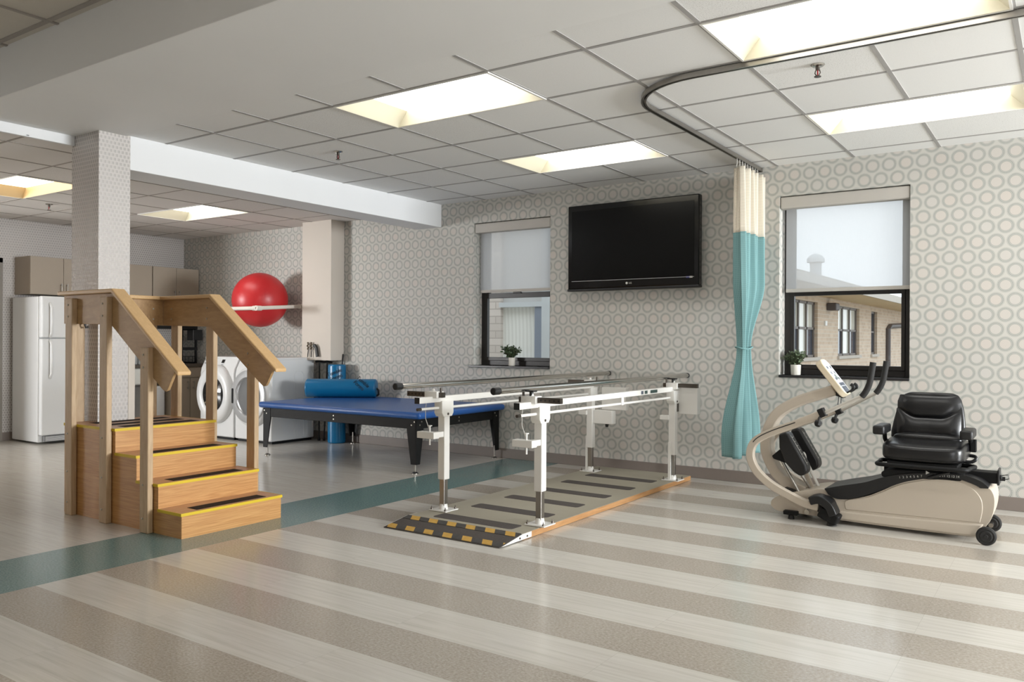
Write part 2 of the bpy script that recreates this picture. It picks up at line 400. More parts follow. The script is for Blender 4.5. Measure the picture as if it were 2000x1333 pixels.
    def build(s, name, mat, parent=None, bevel=0, seg=2, smooth=False, subd=0, origin=None, solid=0):
        bmesh.ops.recalc_face_normals(s.b, faces=s.b.faces)
        org = Vector((0, 0, 0))
        if parent is not None:
            r = parent
            while r.parent: r = r.parent
            org = Vector(r.get('_base', (0, 0, 0)))
        if origin: org = Vector(origin)
        if org.length:
            for v in s.b.verts: v.co -= org
        me = bpy.data.meshes.new(name); s.b.to_mesh(me); s.b.free()
        if mat: me.materials.append(mat)
        if smooth:
            for p in me.polygons: p.use_smooth = True
            if smooth != 'all':
                try: me.set_sharp_from_angle(angle=R(40))
                except Exception: pass
        o = bpy.data.objects.new(name, me); COL.objects.link(o)
        if solid: md = o.modifiers.new('thickness', 'SOLIDIFY'); md.thickness = solid
        if bevel: md = o.modifiers.new('bevel', 'BEVEL'); md.width = bevel; md.segments = seg; md.limit_method = 'ANGLE'; md.angle_limit = R(40); md.harden_normals = False
        if subd: md = o.modifiers.new('subd', 'SUBSURF'); md.levels = subd; md.render_levels = subd
        if parent is not None: o.parent = parent
        elif origin: o.location = origin
        return o

def thing(name, label, cat, base, group=None):
    o = bpy.data.objects.new(name, None); COL.objects.link(o); o.location = base; o['_base'] = tuple(base)
    o.empty_display_size = .1
    o['label'] = label; o['category'] = cat
    if group: o['group'] = group
    return o
def tag(o, label, cat, group=None):
    o['label'] = label; o['category'] = cat
    if group: o['group'] = group
    return o
def struct(o): o['kind'] = 'structure'; return o
def copy_tree(root, loc, label=None):
    def cp(o, par):
        c = o.copy(); COL.objects.link(c)
        if par: c.parent = par
        for ch in o.children: cp(ch, c)
        return c
    r = cp(root, None); r.location = loc
    if label: r['label'] = label
    return r
def text(name, body, size, mat, parent, loc, xdir, ydir, depth=.0006, align='CENTER', spacing=1.0, shear=0):
    cu = bpy.data.curves.new(name, 'FONT'); cu.body = body; cu.size = size; cu.extrude = depth; cu.align_x = align; cu.align_y = 'CENTER'
    cu.space_character = spacing; cu.shear = shear
    t = bpy.data.objects.new(name, cu); COL.objects.link(t)
    bpy.context.view_layer.update()
    me = bpy.data.meshes.new_from_object(t.evaluated_get(bpy.context.evaluated_depsgraph_get()))
    bpy.data.objects.remove(t)
    xd = Vector(xdir).normalized(); yd = Vector(ydir).normalized(); zd = xd.cross(yd)
    mm = Matrix((xd, yd, zd)).transposed().to_4x4(); mm.translation = Vector(loc)
    me.transform(mm)
    r = parent
    while r.parent: r = r.parent
    me.transform(Matrix.Translation(-Vector(r['_base'])))
    me.materials.clear(); me.materials.append(mat)
    o = bpy.data.objects.new(name, me); COL.objects.link(o); o.parent = parent
    return o
def sm(pts, n=6):                                  # Catmull-Rom resample of a path of tuples
    out = []
    P = [Vector(p) for p in pts]
    for k in range(len(P) - 1):
        a = P[max(k - 1, 0)]; b = P[k]; c = P[k + 1]; d = P[min(k + 2, len(P) - 1)]
        for i in range(n):
            t = i / n
            out.append(tuple(.5 * ((2 * b) + (c - a) * t + (2 * a - 5 * b + 4 * c - d) * t * t + (3 * b - a - 3 * c + d) * t ** 3)))
    out.append(tuple(P[-1])); return out

# ------------------------------------------------------------------ setting
ZC, ZL, ZF = 2.693, 2.625, 2.99
XR, XLW, YF = 6.60, -9.58, -9.40
XLF, YJ = -13.2, -3.75          # unseen alcove added so the front-left window lamp can stand further off
T = .6096

MB().quad((XLF - .3, YF - .3, 0), (XR + .3, YF - .3, 0), (XR + .3, .01, 0), (XLF - .3, .01, 0)).build('floor', MT['floor'])['kind'] = 'structure'

w1 = (-4.41, -3.459, .955, 2.46); w2 = (-1.197, -.2, .940, 2.437)
b = MB(); th = .26
cuts = [XLW - .3, w1[0], w1[1], w2[0], w2[1], XR + .3]
for i in range(5):
    if i == 1: b.box(cuts[1], cuts[2], 0, th, 0, w1[2]); b.box(cuts[1], cuts[2], 0, th, w1[3], 3.2)
    elif i == 3: b.box(cuts[3], cuts[4], 0, th, 0, w2[2]); b.box(cuts[3], cuts[4], 0, th, w2[3], 3.2)
    else: b.box(cuts[i], cuts[i + 1], 0, th, 0, 3.2)
struct(b.build('wall_back', MT['circles']))

b = MB()
b.box(XLF - .2, XLF, YF, YJ, 0, 3.2); b.box(XLW - .1, XLW, YF, -6.9, 0, 3.2); b.box(XLF, XLW, YJ, YJ + .2, 0, 3.2); b.box(XLW - .2, XLW, YJ + .2, 0, 0, 3.2)  # includes an unseen partition stub, added to keep front-left light off the stairs
struct(b.build('wall_left', MT['weave']))
b = MB()
b.box(XR, XR + .2, YF, -3.0, 0, 3.2); b.box(XR, XR + .2, -3.0, -.5, 0, .84); b.box(XR, XR + .2, -3.0, -.5, 2.4, 3.2); b.box(XR, XR + .2, -.5, 0, 0, 3.2)
struct(b.build('wall_right', MT['circles']))
b = MB()
b.box(XLF - .2, -13.2, YF - .2, YF, 0, 3.2); b.box(-13.2, -10.8, YF - .2, YF, 0, .85); b.box(-13.2, -10.8, YF - .2, YF, 2.35, 3.2); b.box(-10.8, 3.4, YF - .2, YF, 0, 3.2); b.box(3.4, 5.8, YF - .2, YF, 0, .85); b.box(3.4, 5.8, YF - .2, YF, 2.35, 3.2); b.box(5.8, XR + .2, YF - .2, YF, 0, 3.2)
struct(b.build('wall_front', MT['wall_plain']))

# baseboards
struct(MB().box(XLW, XR, -.008, 0, 0, .1).build('baseboard_back', MT['base'], bevel=.003))
struct(MB().box(XLW, XLW + .008, -2.44, 0, 0, .1).build('baseboard_left', MT['base'], bevel=.003))

# ceilings and their grids
LIGHTS_R = [(-1, 1, 1), (-1, 1, 4), (-5, -3, 1), (-5, -3, 4)]   # (i0, i1, row) in the grid
def row_y(j): return -.2444 - T * (j - 1)
XA = -4.86; YB = -3.60
# main ceiling : one slab with cut-outs at the fixtures
xs = sorted({XA, XR} | {i * T for i in range(-7, 11)}); ys = sorted({0.0, YB} | {row_y(j) for j in range(1, 7) if row_y(j) > YB})
rects = [(-1 * T, 1 * T, row_y(3), row_y(2)), (-1 * T, 1 * T, row_y(6), row_y(5)), (-5 * T, -3 * T, row_y(3), row_y(2)), (-5 * T, -3 * T, row_y(6), row_y(5))]
def inside(x, y, rc): return any(r[0] < x < r[1] and r[2] < y < r[3] for r in rc)
b = MB()
for xa, xb in zip(xs, xs[1:]):
    for ya, yb in zip(ys, ys[1:]):
        if not inside((xa + xb) / 2, (ya + yb) / 2, rects): b.quad((xa, ya, ZC + .007), (xb, ya, ZC + .007), (xb, yb, ZC + .007), (xa, yb, ZC + .007))
struct(b.build('ceiling', MT['ceil']))
b = MB(); g = .012
def bars_x(b, x, y0, y1, z, rc):     # bar along y at x, skipping fixtures
    segs = [(y0, y1)]
    for r in rc:
        if r[0] + .05 < x < r[1] - .05:
            ns = []
            for a, c in segs:
                if r[3] <= a or r[2] >= c: ns.append((a, c)); continue
                if r[2] > a: ns.append((a, r[2]))
                if r[3] < c: ns.append((r[3], c))
            segs = ns
    for a, c in segs: b.box(x - g, x + g, a, c, z + .004, z + .009)
def bars_y(b, y, x0, x1, z): b.box(x0, x1, y - g, y + g, z + .0045, z + .0095)
for i in range(-7, 11): bars_x(b, i * T, YB, 0, ZC, rects)
for j in range(1, 7): bars_y(b, row_y(j), XA, XR, ZC)
struct(b.build('ceiling_grid', MT['tbar']))
# low ceiling of the kitchen side
XS = -5.185; tl = .605
rects_l = [(-7.905, -6.695, -1.70, -1.09), (-7.905, -6.695, -3.53, -2.92)]
gx = [-6.09 + .605 * i for i in range(-5, 2)]; gx = [x for x in gx if XLW < x < XS]; gy = [-.48 - .61 * j for j in range(0, 15)]
xs = sorted({XLW, XS, -7.905, -6.695} | set(gx)); ys = sorted({0.0, YF} | set(gy))
b = MB()
for xa, xb in zip(xs, xs[1:]):
    for ya, yb in zip(ys, ys[1:]):
        if not inside((xa + xb) / 2, (ya + yb) / 2, rects_l): b.quad((xa, ya, ZL + .007), (xb, ya, ZL + .007), (xb, yb, ZL + .007), (xa, yb, ZL + .007))
b.quad((XLF, YF, ZL + .007), (XLW, YF, ZL + .007), (XLW, YJ, ZL + .007), (XLF, YJ, ZL + .007))
struct(b.build('ceiling_low', MT['ceil_left']))
b = MB(); g = .009
for x in gx: bars_x(b, x, YF, 0, ZL, rects_l)
for y in gy: bars_y(b, y, XLW, XS, ZL)
struct(b.build('ceiling_grid_low', MT['tbar_left']))
# raised ceiling over the camera side
b = MB(); b.quad((XS, YF, ZF + .007), (XR, YF, ZF + .007), (XR, -4.57, ZF + .007), (XS, -4.57, ZF + .007))
struct(b.build('ceiling_front', MT['ceil_front']))
b = MB(); g = .012
for i in range(-8, 11): b.box(i * T - .25 - g, i * T - .25 + g, YF, -4.57, ZF, ZF + .009)
for j in range(8): b.box(XS, XR, -4.62 - .61 * j - .02, -4.62 - .61 * j + .01, ZF + .001, ZF + .0095)
struct(b.build('ceiling_grid_front', MT['tbar_left']))
# beams, soffit, column, pipe chase
struct(MB().box(XS, XR, -4.57, YB, ZC, 3.2).build('trim_soffit', MT['soffit'], bevel=.004))
struct(MB().box(XS - .02, XA, YB + .02, 0, 2.452, ZC + .3).build('trim_beam', MT['plaster'], bevel=.004))
struct(MB().box(XS - .03, XS, YF, -3.815, ZL - .002, 3.2).build('trim_step', MT['plaster']))
struct(MB().box(-5.225, XA, -3.812, -3.578, 0, ZC + .05).build('trim_column', MT['weave']))
struct(MB().box(-4.885, XA + .004, -3.588, -3.535, 0, 1.22).build('trim_corner_guard', MT['column_paint'], bevel=.004))
struct(MB().box(-6.86, -6.36, -.21, 0, .97, ZL + .02).build('trim_chase', MT['column_paint'], bevel=.004))

# door at the left edge
d = MB().box(XLW, XLW + .03, -3.50, -2.50, 0, 2.10).build('door_1', MT['door']); struct(d)
fr = MB(); fr.box(XLW, XLW + .05, -2.50, -2.40, 0, 2.16); fr.box(XLW, XLW + .05, -3.60, -3.50, 0, 2.16); fr.box(XLW, XLW + .05, -3.60, -2.40, 2.10, 2.16)
fr.build('door_frame', MT['door'], d, bevel=.004)
MB().cyl((XLW + .03, -2.56, 1.0), (XLW + .085, -2.56, 1.0), .012).lathe((XLW + .085, -2.56, 1.0), (1, 0, 0), [(0, -.03), (.026, -.02), (.03, 0), (.02, .02), (0, .024)]).build('door_knob', MT['steel'], d, smooth=True)

# ------------------------------------------------------------------ windows of the back wall
def window(idx, w, sash_top, depth):
    x0, x1, z0, z1 = w
    root = MB(); f = .055; y0, y1 = depth, depth + .07
    root.box(x0, x0 + f, y0, y1, z0, z1); root.box(x1 - f, x1, y0, y1, z0, z1); root.box(x0 + f, x1 - f, y0, y1, z1 - f, z1); root.box(x0 + f, x1 - f, y0, y1, z0, z0 + .05)
    root = struct(root.build('window_%d' % idx, MT['black_paint'], bevel=.003))
    s = MB(); a, c = x0 + f, x1 - f
    ys0, ys1 = y0 - .012, y0 + .03
    s.box(a, a + .028, ys0, ys1, z0 + .05, sash_top); s.box(c - .028, c, ys0, ys1, z0 + .05, sash_top); s.box(a + .028, c - .028, ys0, ys1, sash_top - .055, sash_top); s.box(a + .028, c - .028, ys0, ys1, z0 + .05, z0 + .085)
    sash = s.build('window_sash', MT['black_paint'], root, bevel=.002)
    MB().box(a + .028, c - .028, y0 + .008, y0 + .014, z0 + .085, sash_top - .055).build('window_pane', MT['glass'], sash)
    s = MB(); ys0, ys1 = y0 + .034, y0 + .06
    s.box(a, a + .028, ys0, ys1, sash_top - .05, z1 - f); s.box(c - .028, c, ys0, ys1, sash_top - .05, z1 - f); s.box(a + .028, c - .028, ys0, ys1, sash_top - .05, sash_top); s.box(a + .028, c - .028, ys0, ys1, z1 - f - .03, z1 - f)
    sash = s.build('window_sash', MT['black_paint'], root, bevel=.002)
    MB().box(a + .028, c - .028, y0 + .044, y0 + .05, sash_top, z1 - f - .03).build('window_pane', MT['glass'], sash)
    MB().box((a + c) / 2 - .05, (a + c) / 2 + .05, y0 - .03, y0 - .012, sash_top - .012, sash_top + .012).build('window_latch', MT['black_paint'], root, bevel=.003)
    return root
r1 = window(1, w1, 1.72, .14)
MB().box(w1[0] - .055, w1[1], -.03, .14, w1[2] - .022, w1[2]).build('window_sill', MT['stone'], r1, bevel=.004)
r2 = window(2, w2, 1.66, .16)
MB().box(w2[0], w2[1], -.012, .16, w2[2] - .022, w2[2]).build('window_sill', MT['stone'], r2, bevel=.004)

def roller(w, zb, label, grp):
    x0, x1, z0, z1 = w
    base = ((x0 + x1) / 2, .05, zb)
    t = thing('roller_blind', label, 'window blind', base, grp)
    MB().box(x0 + .004, x1 - .004, .005, .095, z1 - .105, z1 - .006).build('cassette', MT['cassette'], t, bevel=.012, seg=3)
    MB().quad((x0 + .035, .075, zb + .03), (x1 - .006, .075, zb + .03), (x1 - .006, .075, z1 - .1), (x0 + .035, .075, z1 - .1)).build('fabric', MT['blind'], t)
    MB().box(x0 + .035, x1 - .006, .066, .084, zb, zb + .03).build('bottom_bar', MT['cassette'], t, bevel=.004)
    return t
roller(w1, 1.722, 'half lowered grey roller blind in the narrow window left of the television', 'roller blinds')
roller(w2, 1.632, 'half lowered white roller blind in the bright window behind the exercise machine', 'roller blinds')

# ------------------------------------------------------------------ ceiling fixtures
def troffer(name, cx, cy, z, lx, ly, label, grp, warm=False):
    t = thing('ceiling_light', label, 'ceiling light', (cx, cy, z), grp)
    x0, x1, y0, y1 = cx - lx / 2, cx + lx / 2, cy - ly / 2, cy + ly / 2; h = .100
    b = MB()
    b.quad((x0, y0, z), (x0, y1, z), (x0 + .09, y1, z + h), (x0 + .09, y0, z + h)).quad((x1, y0, z), (x1, y1, z), (x1 - .09, y1, z + h), (x1 - .09, y0, z + h))
    b.quad((x0, y0, z), (x1, y0, z), (x1, y0 + .01, z + h), (x0, y0 + .01, z + h)).quad((x0, y1, z), (x1, y1, z), (x1, y1 - .01, z + h), (x0, y1 - .01, z + h))
    b.build('reflector', MT['troffer_side_warm' if warm else 'troffer_side'], t, solid=.004)
    MB().quad((x0 + .085, y0 + .008, z + h - .002), (x1 - .085, y0 + .008, z + h - .002), (x1 - .085, y1 - .012, z + h - .002), (x0 + .085, y1 - .012, z + h - .002)).build('diffuser', MT['troffer_warm' if warm else 'troffer'], t)
    MB().box(x0, x1, y0, y1, z + h + .02, z + h + .03).build('housing', MT['white_metal'], t)
    f = MB(); e = .012
    f.box(x0 - e, x1 + e, y0 - e, y0, z - .002, z + .006); f.box(x0 - e, x1 + e, y1, y1 + e, z - .002, z + .006); f.box(x0 - e, x0, y0, y1, z - .002, z + .006); f.box(x1, x1 + e, y0, y1, z - .002, z + .006)
    f.build('frame', MT['white_metal'], t)
    return t
GL = 'recessed fluorescent ceiling lights'
for (r, lab) in zip(rects, ['long fluorescent ceiling light above the exercise machine, nearest the right window wall', 'large bright ceiling light at the top right, beside the curved curtain track',
                            'fluorescent ceiling light in front of the television wall, close to the curtain track', 'bright fluorescent ceiling light in the middle of the ceiling, nearest the wide white soffit']):
    troffer('l', (r[0] + r[1]) / 2, (r[2] + r[3]) / 2, ZC, r[1] - r[0] - .024, r[3] - r[2] - .024, lab, GL)
r = rects_l[0]; troffer('l', (r[0] + r[1]) / 2, (r[2] + r[3]) / 2, ZL, r[1] - r[0] - .02, r[3] - r[2] - .02, 'fluorescent light in the low ceiling just right of the papered column', GL)
r = rects_l[1]; troffer('l', (r[0] + r[1]) / 2, (r[2] + r[3]) / 2, ZL, r[1] - r[0] - .02, r[3] - r[2] - .02, 'warm yellowish light in the low ceiling left of the papered column', GL, True)

def sprinkler(x, y, z, label):
    t = thing('sprinkler_head', label, 'sprinkler', (x, y, z), 'ceiling sprinkler heads')
    MB().lathe((x, y, z), (0, 0, -1), [(0, -.002), (.036, -.002), (.036, .003), (.028, .010), (.012, .012), (0, .012)]).build('escutcheon', MT['chrome'], t, smooth=True)
    b = MB().cyl((x, y, z - .01), (x, y, z - .03), .011)
    for s in (-1, 1): b.tube([(x + s * .010, y, z - .03), (x + s * .014, y, z - .045), (x + s * .004, y, z - .062)], .003, 8)
    b.build('frame_arm', MT['dark_steel'], t, smooth=True)
    MB().cyl((x, y, z - .03), (x, y, z - .06), .0035).build('bulb', MT['ball'], t)
    MB().cyl((x, y, z - .062), (x, y, z - .066), .018).build('deflector', MT['dark_steel'], t)
sprinkler(-.297, -2.40, ZC + .006, 'chrome ceiling sprinkler between the two right-hand lights')
sprinkler(-3.94, -2.40, ZC + .006, 'chrome ceiling sprinkler near the white beam, left of the middle light')
sprinkler(-8.05, -2.60, ZL + .006, 'small dark sprinkler in the low ceiling at the column edge')

# curved curtain track under the ceiling
t = thing('curtain_track', 'grey curved curtain track fixed under the white ceiling', 'curtain track', (-1.36, -.05, ZC))
path = [(-1.36, -.012, ZC - .028), (-1.36, -2.20, ZC - .028)] + [(-1.36 + .46 * (1 - math.cos(a)), -2.20 - .46 * math.sin(a), ZC - .028) for a in [k * PI / 24 for k in range(1, 13)]] + [(6.58, -2.66, ZC - .028)]
b = MB(); P = [Vector(p) for p in path]; rings = []
for k, p in enumerate(P):
    d_ = (P[min(k + 1, len(P) - 1)] - P[max(k - 1, 0)]).normalized(); n_ = Vector((-d_.y, d_.x, 0))
    rings.append([b.b.verts.new(p + n_ * u + Vector((0, 0, v))) for u, v in ((-.016, .028), (-.016, 0), (-.005, 0), (-.005, .022), (.005, .022), (.005, 0), (.016, 0), (.016, .028))])
for a, c in zip(rings, rings[1:]):
    for i in range(8): b.b.faces.new((a[i], a[(i + 1) % 8], c[(i + 1) % 8], c[i]))
b.build('rail', MT['steel'], t)
MB().box(-1.378, -1.342, -.012, 0, ZC - .035, ZC).build('wall_bracket', MT['steel'], t)

# ------------------------------------------------------------------ privacy curtain
t = thing('privacy_curtain', 'teal hospital curtain with ivory net top, tied back at waist height against the wall', 'curtain', (-1.36, -.3, .3))
def curtain(name, z0, z1, prof, mat, nz, amp_top=None):
    b = MB(); nu = 150; grid = []
    for iz in range(nz + 1):
        z = z0 + (z1 - z0) * iz / nz
        yc, hw, amp, xc = prof(z)
        rowv = []
        for iu in range(nu + 1):
            u = iu / nu; ph = u * 5.5 * 2 * PI
            y = yc + (u - .5) * 2 * hw + .012 * math.sin(ph * .5 + z * 1.3) * (hw / .28)
            x = xc + amp * (math.sin(ph) * .75 + .35 * math.sin(ph * .47 + 1.0 + z * .7) + .12 * math.sin(3 * ph + z * 2))
            rowv.append(b.b.verts.new((x, y, z)))
        grid.append(rowv)
    for iz in range(nz):
        for iu in range(nu): b.b.faces.new((grid[iz][iu], grid[iz][iu + 1], grid[iz + 1][iu + 1], grid[iz + 1][iu]))
    return b.build(name, mat, t, smooth='all', solid=.003)
def lerp(a, b, t): return a + (b - a) * t
def sstep(t): t = max(0, min(1, t)); return t * t * (3 - 2 * t)
def prof(z):
    # returns centre y, half width in y, pleat amplitude, centre x
    if z > 1.17:
        f = sstep((z - 1.17) / .55)
        return lerp(-.36, -.325, f), lerp(.085, .285, f), lerp(.034, .058, f), lerp(-1.375, -1.335, f)
    f = sstep((1.17 - z) / .75)
    return lerp(-.36, -.40, f), lerp(.085, .30, f), lerp(.034, .092, f), lerp(-1.375, -1.385, f)
curtain('curtain_panel', .30, 2.085, prof, MT['cloth'], 60)
curtain('net_panel', 2.085, 2.60, prof, MT['net'], 14)
b = MB(); b.tube([(-1.375 + .062 * math.cos(a), -.36 + .098 * math.sin(a), 1.165 + .008 * math.sin(2 * a)) for a in [k * 2 * PI / 28 for k in range(28)]], .006, 8, closed=True)
b.build('tie_back', MT['cloth'], t, smooth=True)
for k in range(9):
    y = -.335 - .255 + .51 * k / 8
    MB().tube([(-1.36, y, ZC - .02), (-1.36, y, 2.625), (-1.366, y, 2.605), (-1.360, y, 2.592)], .0035, 6).build('hook', MT['mark'], t)

# ------------------------------------------------------------------ television
t = thing('television', 'large black flat screen television hanging on the patterned wall', 'television', (-2.52, -.02, 1.69))
def tvp(u, v, o=0): return (-2.525 + u, -.085 - o - v * .02, 1.69 + v)
X0, X1, Z0, Z1 = -3.185, -1.858, 1.692, 2.512
b = MB(); b.box(X0, X1, -.12, -.045, Z0 + .02, Z1); b.build('housing', MT['black_gloss'], t, bevel=.01, seg=3)
MB().box(X0 + .10, X1 - .10, -.045, -.0, Z0 + .18, Z1 - .2).build('wall_mount', MT['black_metal'], t)
MB().box(X0 + .045, X1 - .045, -.1225, -.118, Z0 + .10, Z1 - .055).build('screen', MT['screen'], t)
MB().box(X0 + .045, X1 - .045, -.1245, -.120, Z0 + .092, Z0 + .096).build('bezel_line', MT['silver'], t)
MB().box(X0 - .003, X1 + .003, -.126, -.045, Z0, Z0 + .022).build('lower_bezel', MT['black'], t, bevel=.006)
lg = MB().lathe((-2.555, -.1205, Z0 + .060), (0, -1, 0), [(0, .0), (.0115, .0), (.0115, .0012), (0, .0012)], 24).build('logo_disc', MT['mark'], t)
text('logo_text', 'LG', .024, MT['mark'], t, (-2.519, -.1212, Z0 + .0595), (1, 0, 0), (0, 0, 1))
MB().box(X1 - .118, X1 - .085, -.1215, -.1200, Z0 + .085, Z0 + .101).build('sticker', MT['blue_tag'], t)
MB().box(X1 - .085, X1 - .058, -.1215, -.1200, Z0 + .085, Z0 + .101).build('sticker', MT['mark'], t)

# ------------------------------------------------------------------ potted plants on the sills
def plant(x, y, z, r, h, fol_r, fol_h, label, leaf, n, ls, seed, up):
    rnd = random.Random(seed)
    t = thing('potted_plant', label, 'plant', (x, y, z), 'potted plants on the window sills')
    MB().lathe((x, y, z), (0, 0, 1), [(0, 0), (r * .88, 0), (r * .92, .004), (r, h), (r * .93, h), (r * .9, h - .012), (0, h - .012)]).build('pot', MT['pot'], t, smooth=True)
    MB().lathe((x, y, z), (0, 0, 1), [(0, h - .010), (r * .9, h - .010)]).build('soil', MT['soil'], t)
    sb = MB(); lb = MB()
    for k in range(n):
        a = rnd.uniform(0, 2 * PI); sp = rnd.uniform(.25, 1) * fol_r
        p0 = Vector((x + .3 * r * math.cos(a), y + .3 * r * math.sin(a), z + h - .01))
        hh = fol_h * rnd.uniform(.45, 1) * (1 - .35 * (sp / fol_r) * (1 - up))
        p2 = Vector((x + sp * math.cos(a), y + sp * math.sin(a) * .8, z + h + hh)); p1 = (p0 + p2) / 2 + Vector((0, 0, .25 * hh))
        pts = [p0 * (1 - q) ** 2 + p1 * 2 * q * (1 - q) + p2 * q * q for q in [i / 6 for i in range(7)]]
        sb.tube(pts, .0012, 5)
        for i in range(1, 7):
            for m_ in range(3):
                c = pts[i] + Vector((rnd.gauss(0, .003), rnd.gauss(0, .003), rnd.gauss(0, .003)))
                d_ = Vector((rnd.gauss(0, 1), rnd.gauss(0, 1), rnd.gauss(.5, .6))).normalized(); w_ = d_.cross(Vector((rnd.gauss(0, 1), rnd.gauss(0, 1), rnd.gauss(0, 1)))).normalized(); nn = d_.cross(w_)
                L = ls * rnd.uniform(.7, 1.2)
                v = [c, c + d_ * L * .35 + w_ * L * .24 + nn * L * .05, c + d_ * L * .75 + w_ * L * .18 + nn * L * .05, c + d_ * L, c + d_ * L * .75 - w_ * L * .18 + nn * L * .05, c + d_ * L * .35 - w_ * L * .24 + nn * L * .05]
                lb.b.faces.new([lb.b.verts.new(q) for q in v])
    sb.build('stem', MT['stem'], t); lb.build('foliage', leaf, t)
plant(-3.955, .055, .955, .036, .085, .125, .125, 'potted plant with sprawling dark leaves on the sill left of the television', MT['leaf'], 24, .034, 3, .3)
plant(-1.075, .062, .940, .042, .085, .095, .125, 'small bushy grey-green plant in a white pot, on the sill behind the exercise machine', MT['leaf2'], 42, .028, 9, .4)

# ------------------------------------------------------------------ training stairs
YN, YFAR = -3.978, -3.219
t = thing('training_stairs', 'wooden therapy stairs with yellow edged steps and two plywood handrails', 'stairs', (-4.4, -3.6, 0))
FX = [-3.608, -3.853, -4.094, -4.341]; XB = -4.99; ZS = [.154, .308, .465, .622]; TH = .017
side = [(XB, 0), (FX[0] - .006, 0), (FX[0] - .006, ZS[0] - TH)]
for k in range(1, 4): side += [(FX[k] - .006, ZS[k - 1] - TH), (FX[k] - .006, ZS[k] - TH)]
side += [(XB, ZS[3] - TH)]
MB().prism(side, 'y', YN + .003, YN + .021).build('side_panel', MT['oak_x'], t)
MB().prism(side, 'y', YFAR - .021, YFAR - .003).build('side_panel', MT['oak_x'], t)
MB().box(XB, XB + .018, YN + .021, YFAR - .021, 0, ZS[3] - TH).build('back_panel', MT['oak_y'], t)
for k in range(4):
    zb = 0 if k == 0 else ZS[k - 1]
    MB().box(FX[k] - .018, FX[k] - .002, YN + .0035, YFAR - .0035, zb, ZS[k] - TH).build('riser', MT['oak_y'], t)
    xb = FX[k + 1] - .0 if k < 3 else XB
    tr = MB().box(xb, FX[k], YN, YFAR, ZS[k] - TH, ZS[k]).build('tread', MT['tread'], t)
    e = MB(); e.box(FX[k], FX[k] + .004, YN - .004, YFAR + .004, ZS[k] - TH, ZS[k] + .001)
    e.box(xb, FX[k], YN - .004, YN, ZS[k] - TH, ZS[k] + .001); e.box(xb, FX[k], YFAR, YFAR + .004, ZS[k] - TH, ZS[k] + .001)
    e.build('edge_trim', MT['yellow'], tr)
    if k < 3: MB().box(FX[k] - .135, FX[k] - .035, YN + .13, YFAR - .10, ZS[k], ZS[k] + .0015).build('grip_strip', MT['grip'], tr)
    else:
        for x in (-4.44, -4.62, -4.80): MB().box(x - .05, x + .05, YN + .10, YFAR - .10, ZS[k], ZS[k] + .0015).build('grip_strip', MT['grip'], tr)
def bolts(pts, par):
    for (x, y, z, sy) in pts: MB().lathe((x, y, z), (0, sy, 0), [(0, -.002), (.007, -.002), (.0065, .003), (.003, .0055), (0, .006)], 12).build('bolt', MT['bolt'], par, smooth=True)
SL = (1.022 - 1.542) / (-3.605 + 4.341)               # handrail slope
def rail_side(yi, sgn):
    # yi: side face of the base, sgn -1 near side / +1 far side
    py0, py1 = (yi, yi + sgn * .038)
    for (x, zt) in ((-4.903, 1.490), (-4.463, 1.490), (-3.989, 1.160)):
        p = MB().box(x, x + .089, min(py0, py1), max(py0, py1), 0, zt).build('post', MT['birch'], t, bevel=.005)
        zz = [.09, .30] + ([.56] if zt > 1.3 else []) + [zt - .045, zt - .125]
        bolts([(x + .036, py1, z, sgn) for z in zz] + ([(x + .036, yi - sgn * .019, z, -sgn) for z in (zt - .045, zt - .125)]), p)
    ya, yb = yi - sgn * .019, yi
    kx = -4.345; zt = 1.514
    outline = [(-4.995, 1.318), (-4.395, 1.306), (-4.37, 1.292), (-3.805, .900), (-3.780, .889), (-3.757, .896), (-3.742, .915), (-3.665, zt + SL * (-3.665 - kx)), (kx, zt), (-4.995, zt)]
    MB().prism(outline, 'y', min(ya, yb), max(ya, yb)).build('rail_panel', MT['ply'], t, bevel=.002)
    h = .028; ex = -3.604
    hx = [(-5.03, zt), (kx, zt), (ex, zt + SL * (ex - kx)), (ex + .004, zt + SL * (ex - kx) + h * .85), (kx + .010, zt + h), (-5.03, zt + h)]
    yc = yi - sgn * .016
    MB().prism(hx, 'y', yc - .047, yc + .047).build('handrail', MT['rail'], t, bevel=.008, seg=3)
rail_side(YN - .003, -1)
rail_side(YFAR + .003, 1)
MB().box(-4.992, -4.974, YN + .02, YFAR - .02, 1.318, 1.514).build('rail_panel', MT['ply'], t, bevel=.002)
MB().box(-5.030, -4.935, YN + .067, YFAR - .067, 1.514, 1.542).build('handrail', MT['rail'], t, bevel=.006)
p = MB().box(-5.028, -4.992, YN + .055, YN + .144, 0, 1.49).build('post', MT['birch'], t, bevel=.005)
p = MB().box(-5.028, -4.992, YFAR - .144, YFAR - .055, 0, 1.49).build('post', MT['birch'], t, bevel=.005)
for z in (1.365, 1.445): MB().lathe((-4.974, YFAR - .10, z), (1, 0, 0), [(0, -.002), (.007, -.002), (.0065, .003), (0, .006)], 12).build('bolt', MT['bolt'], p, smooth=True)

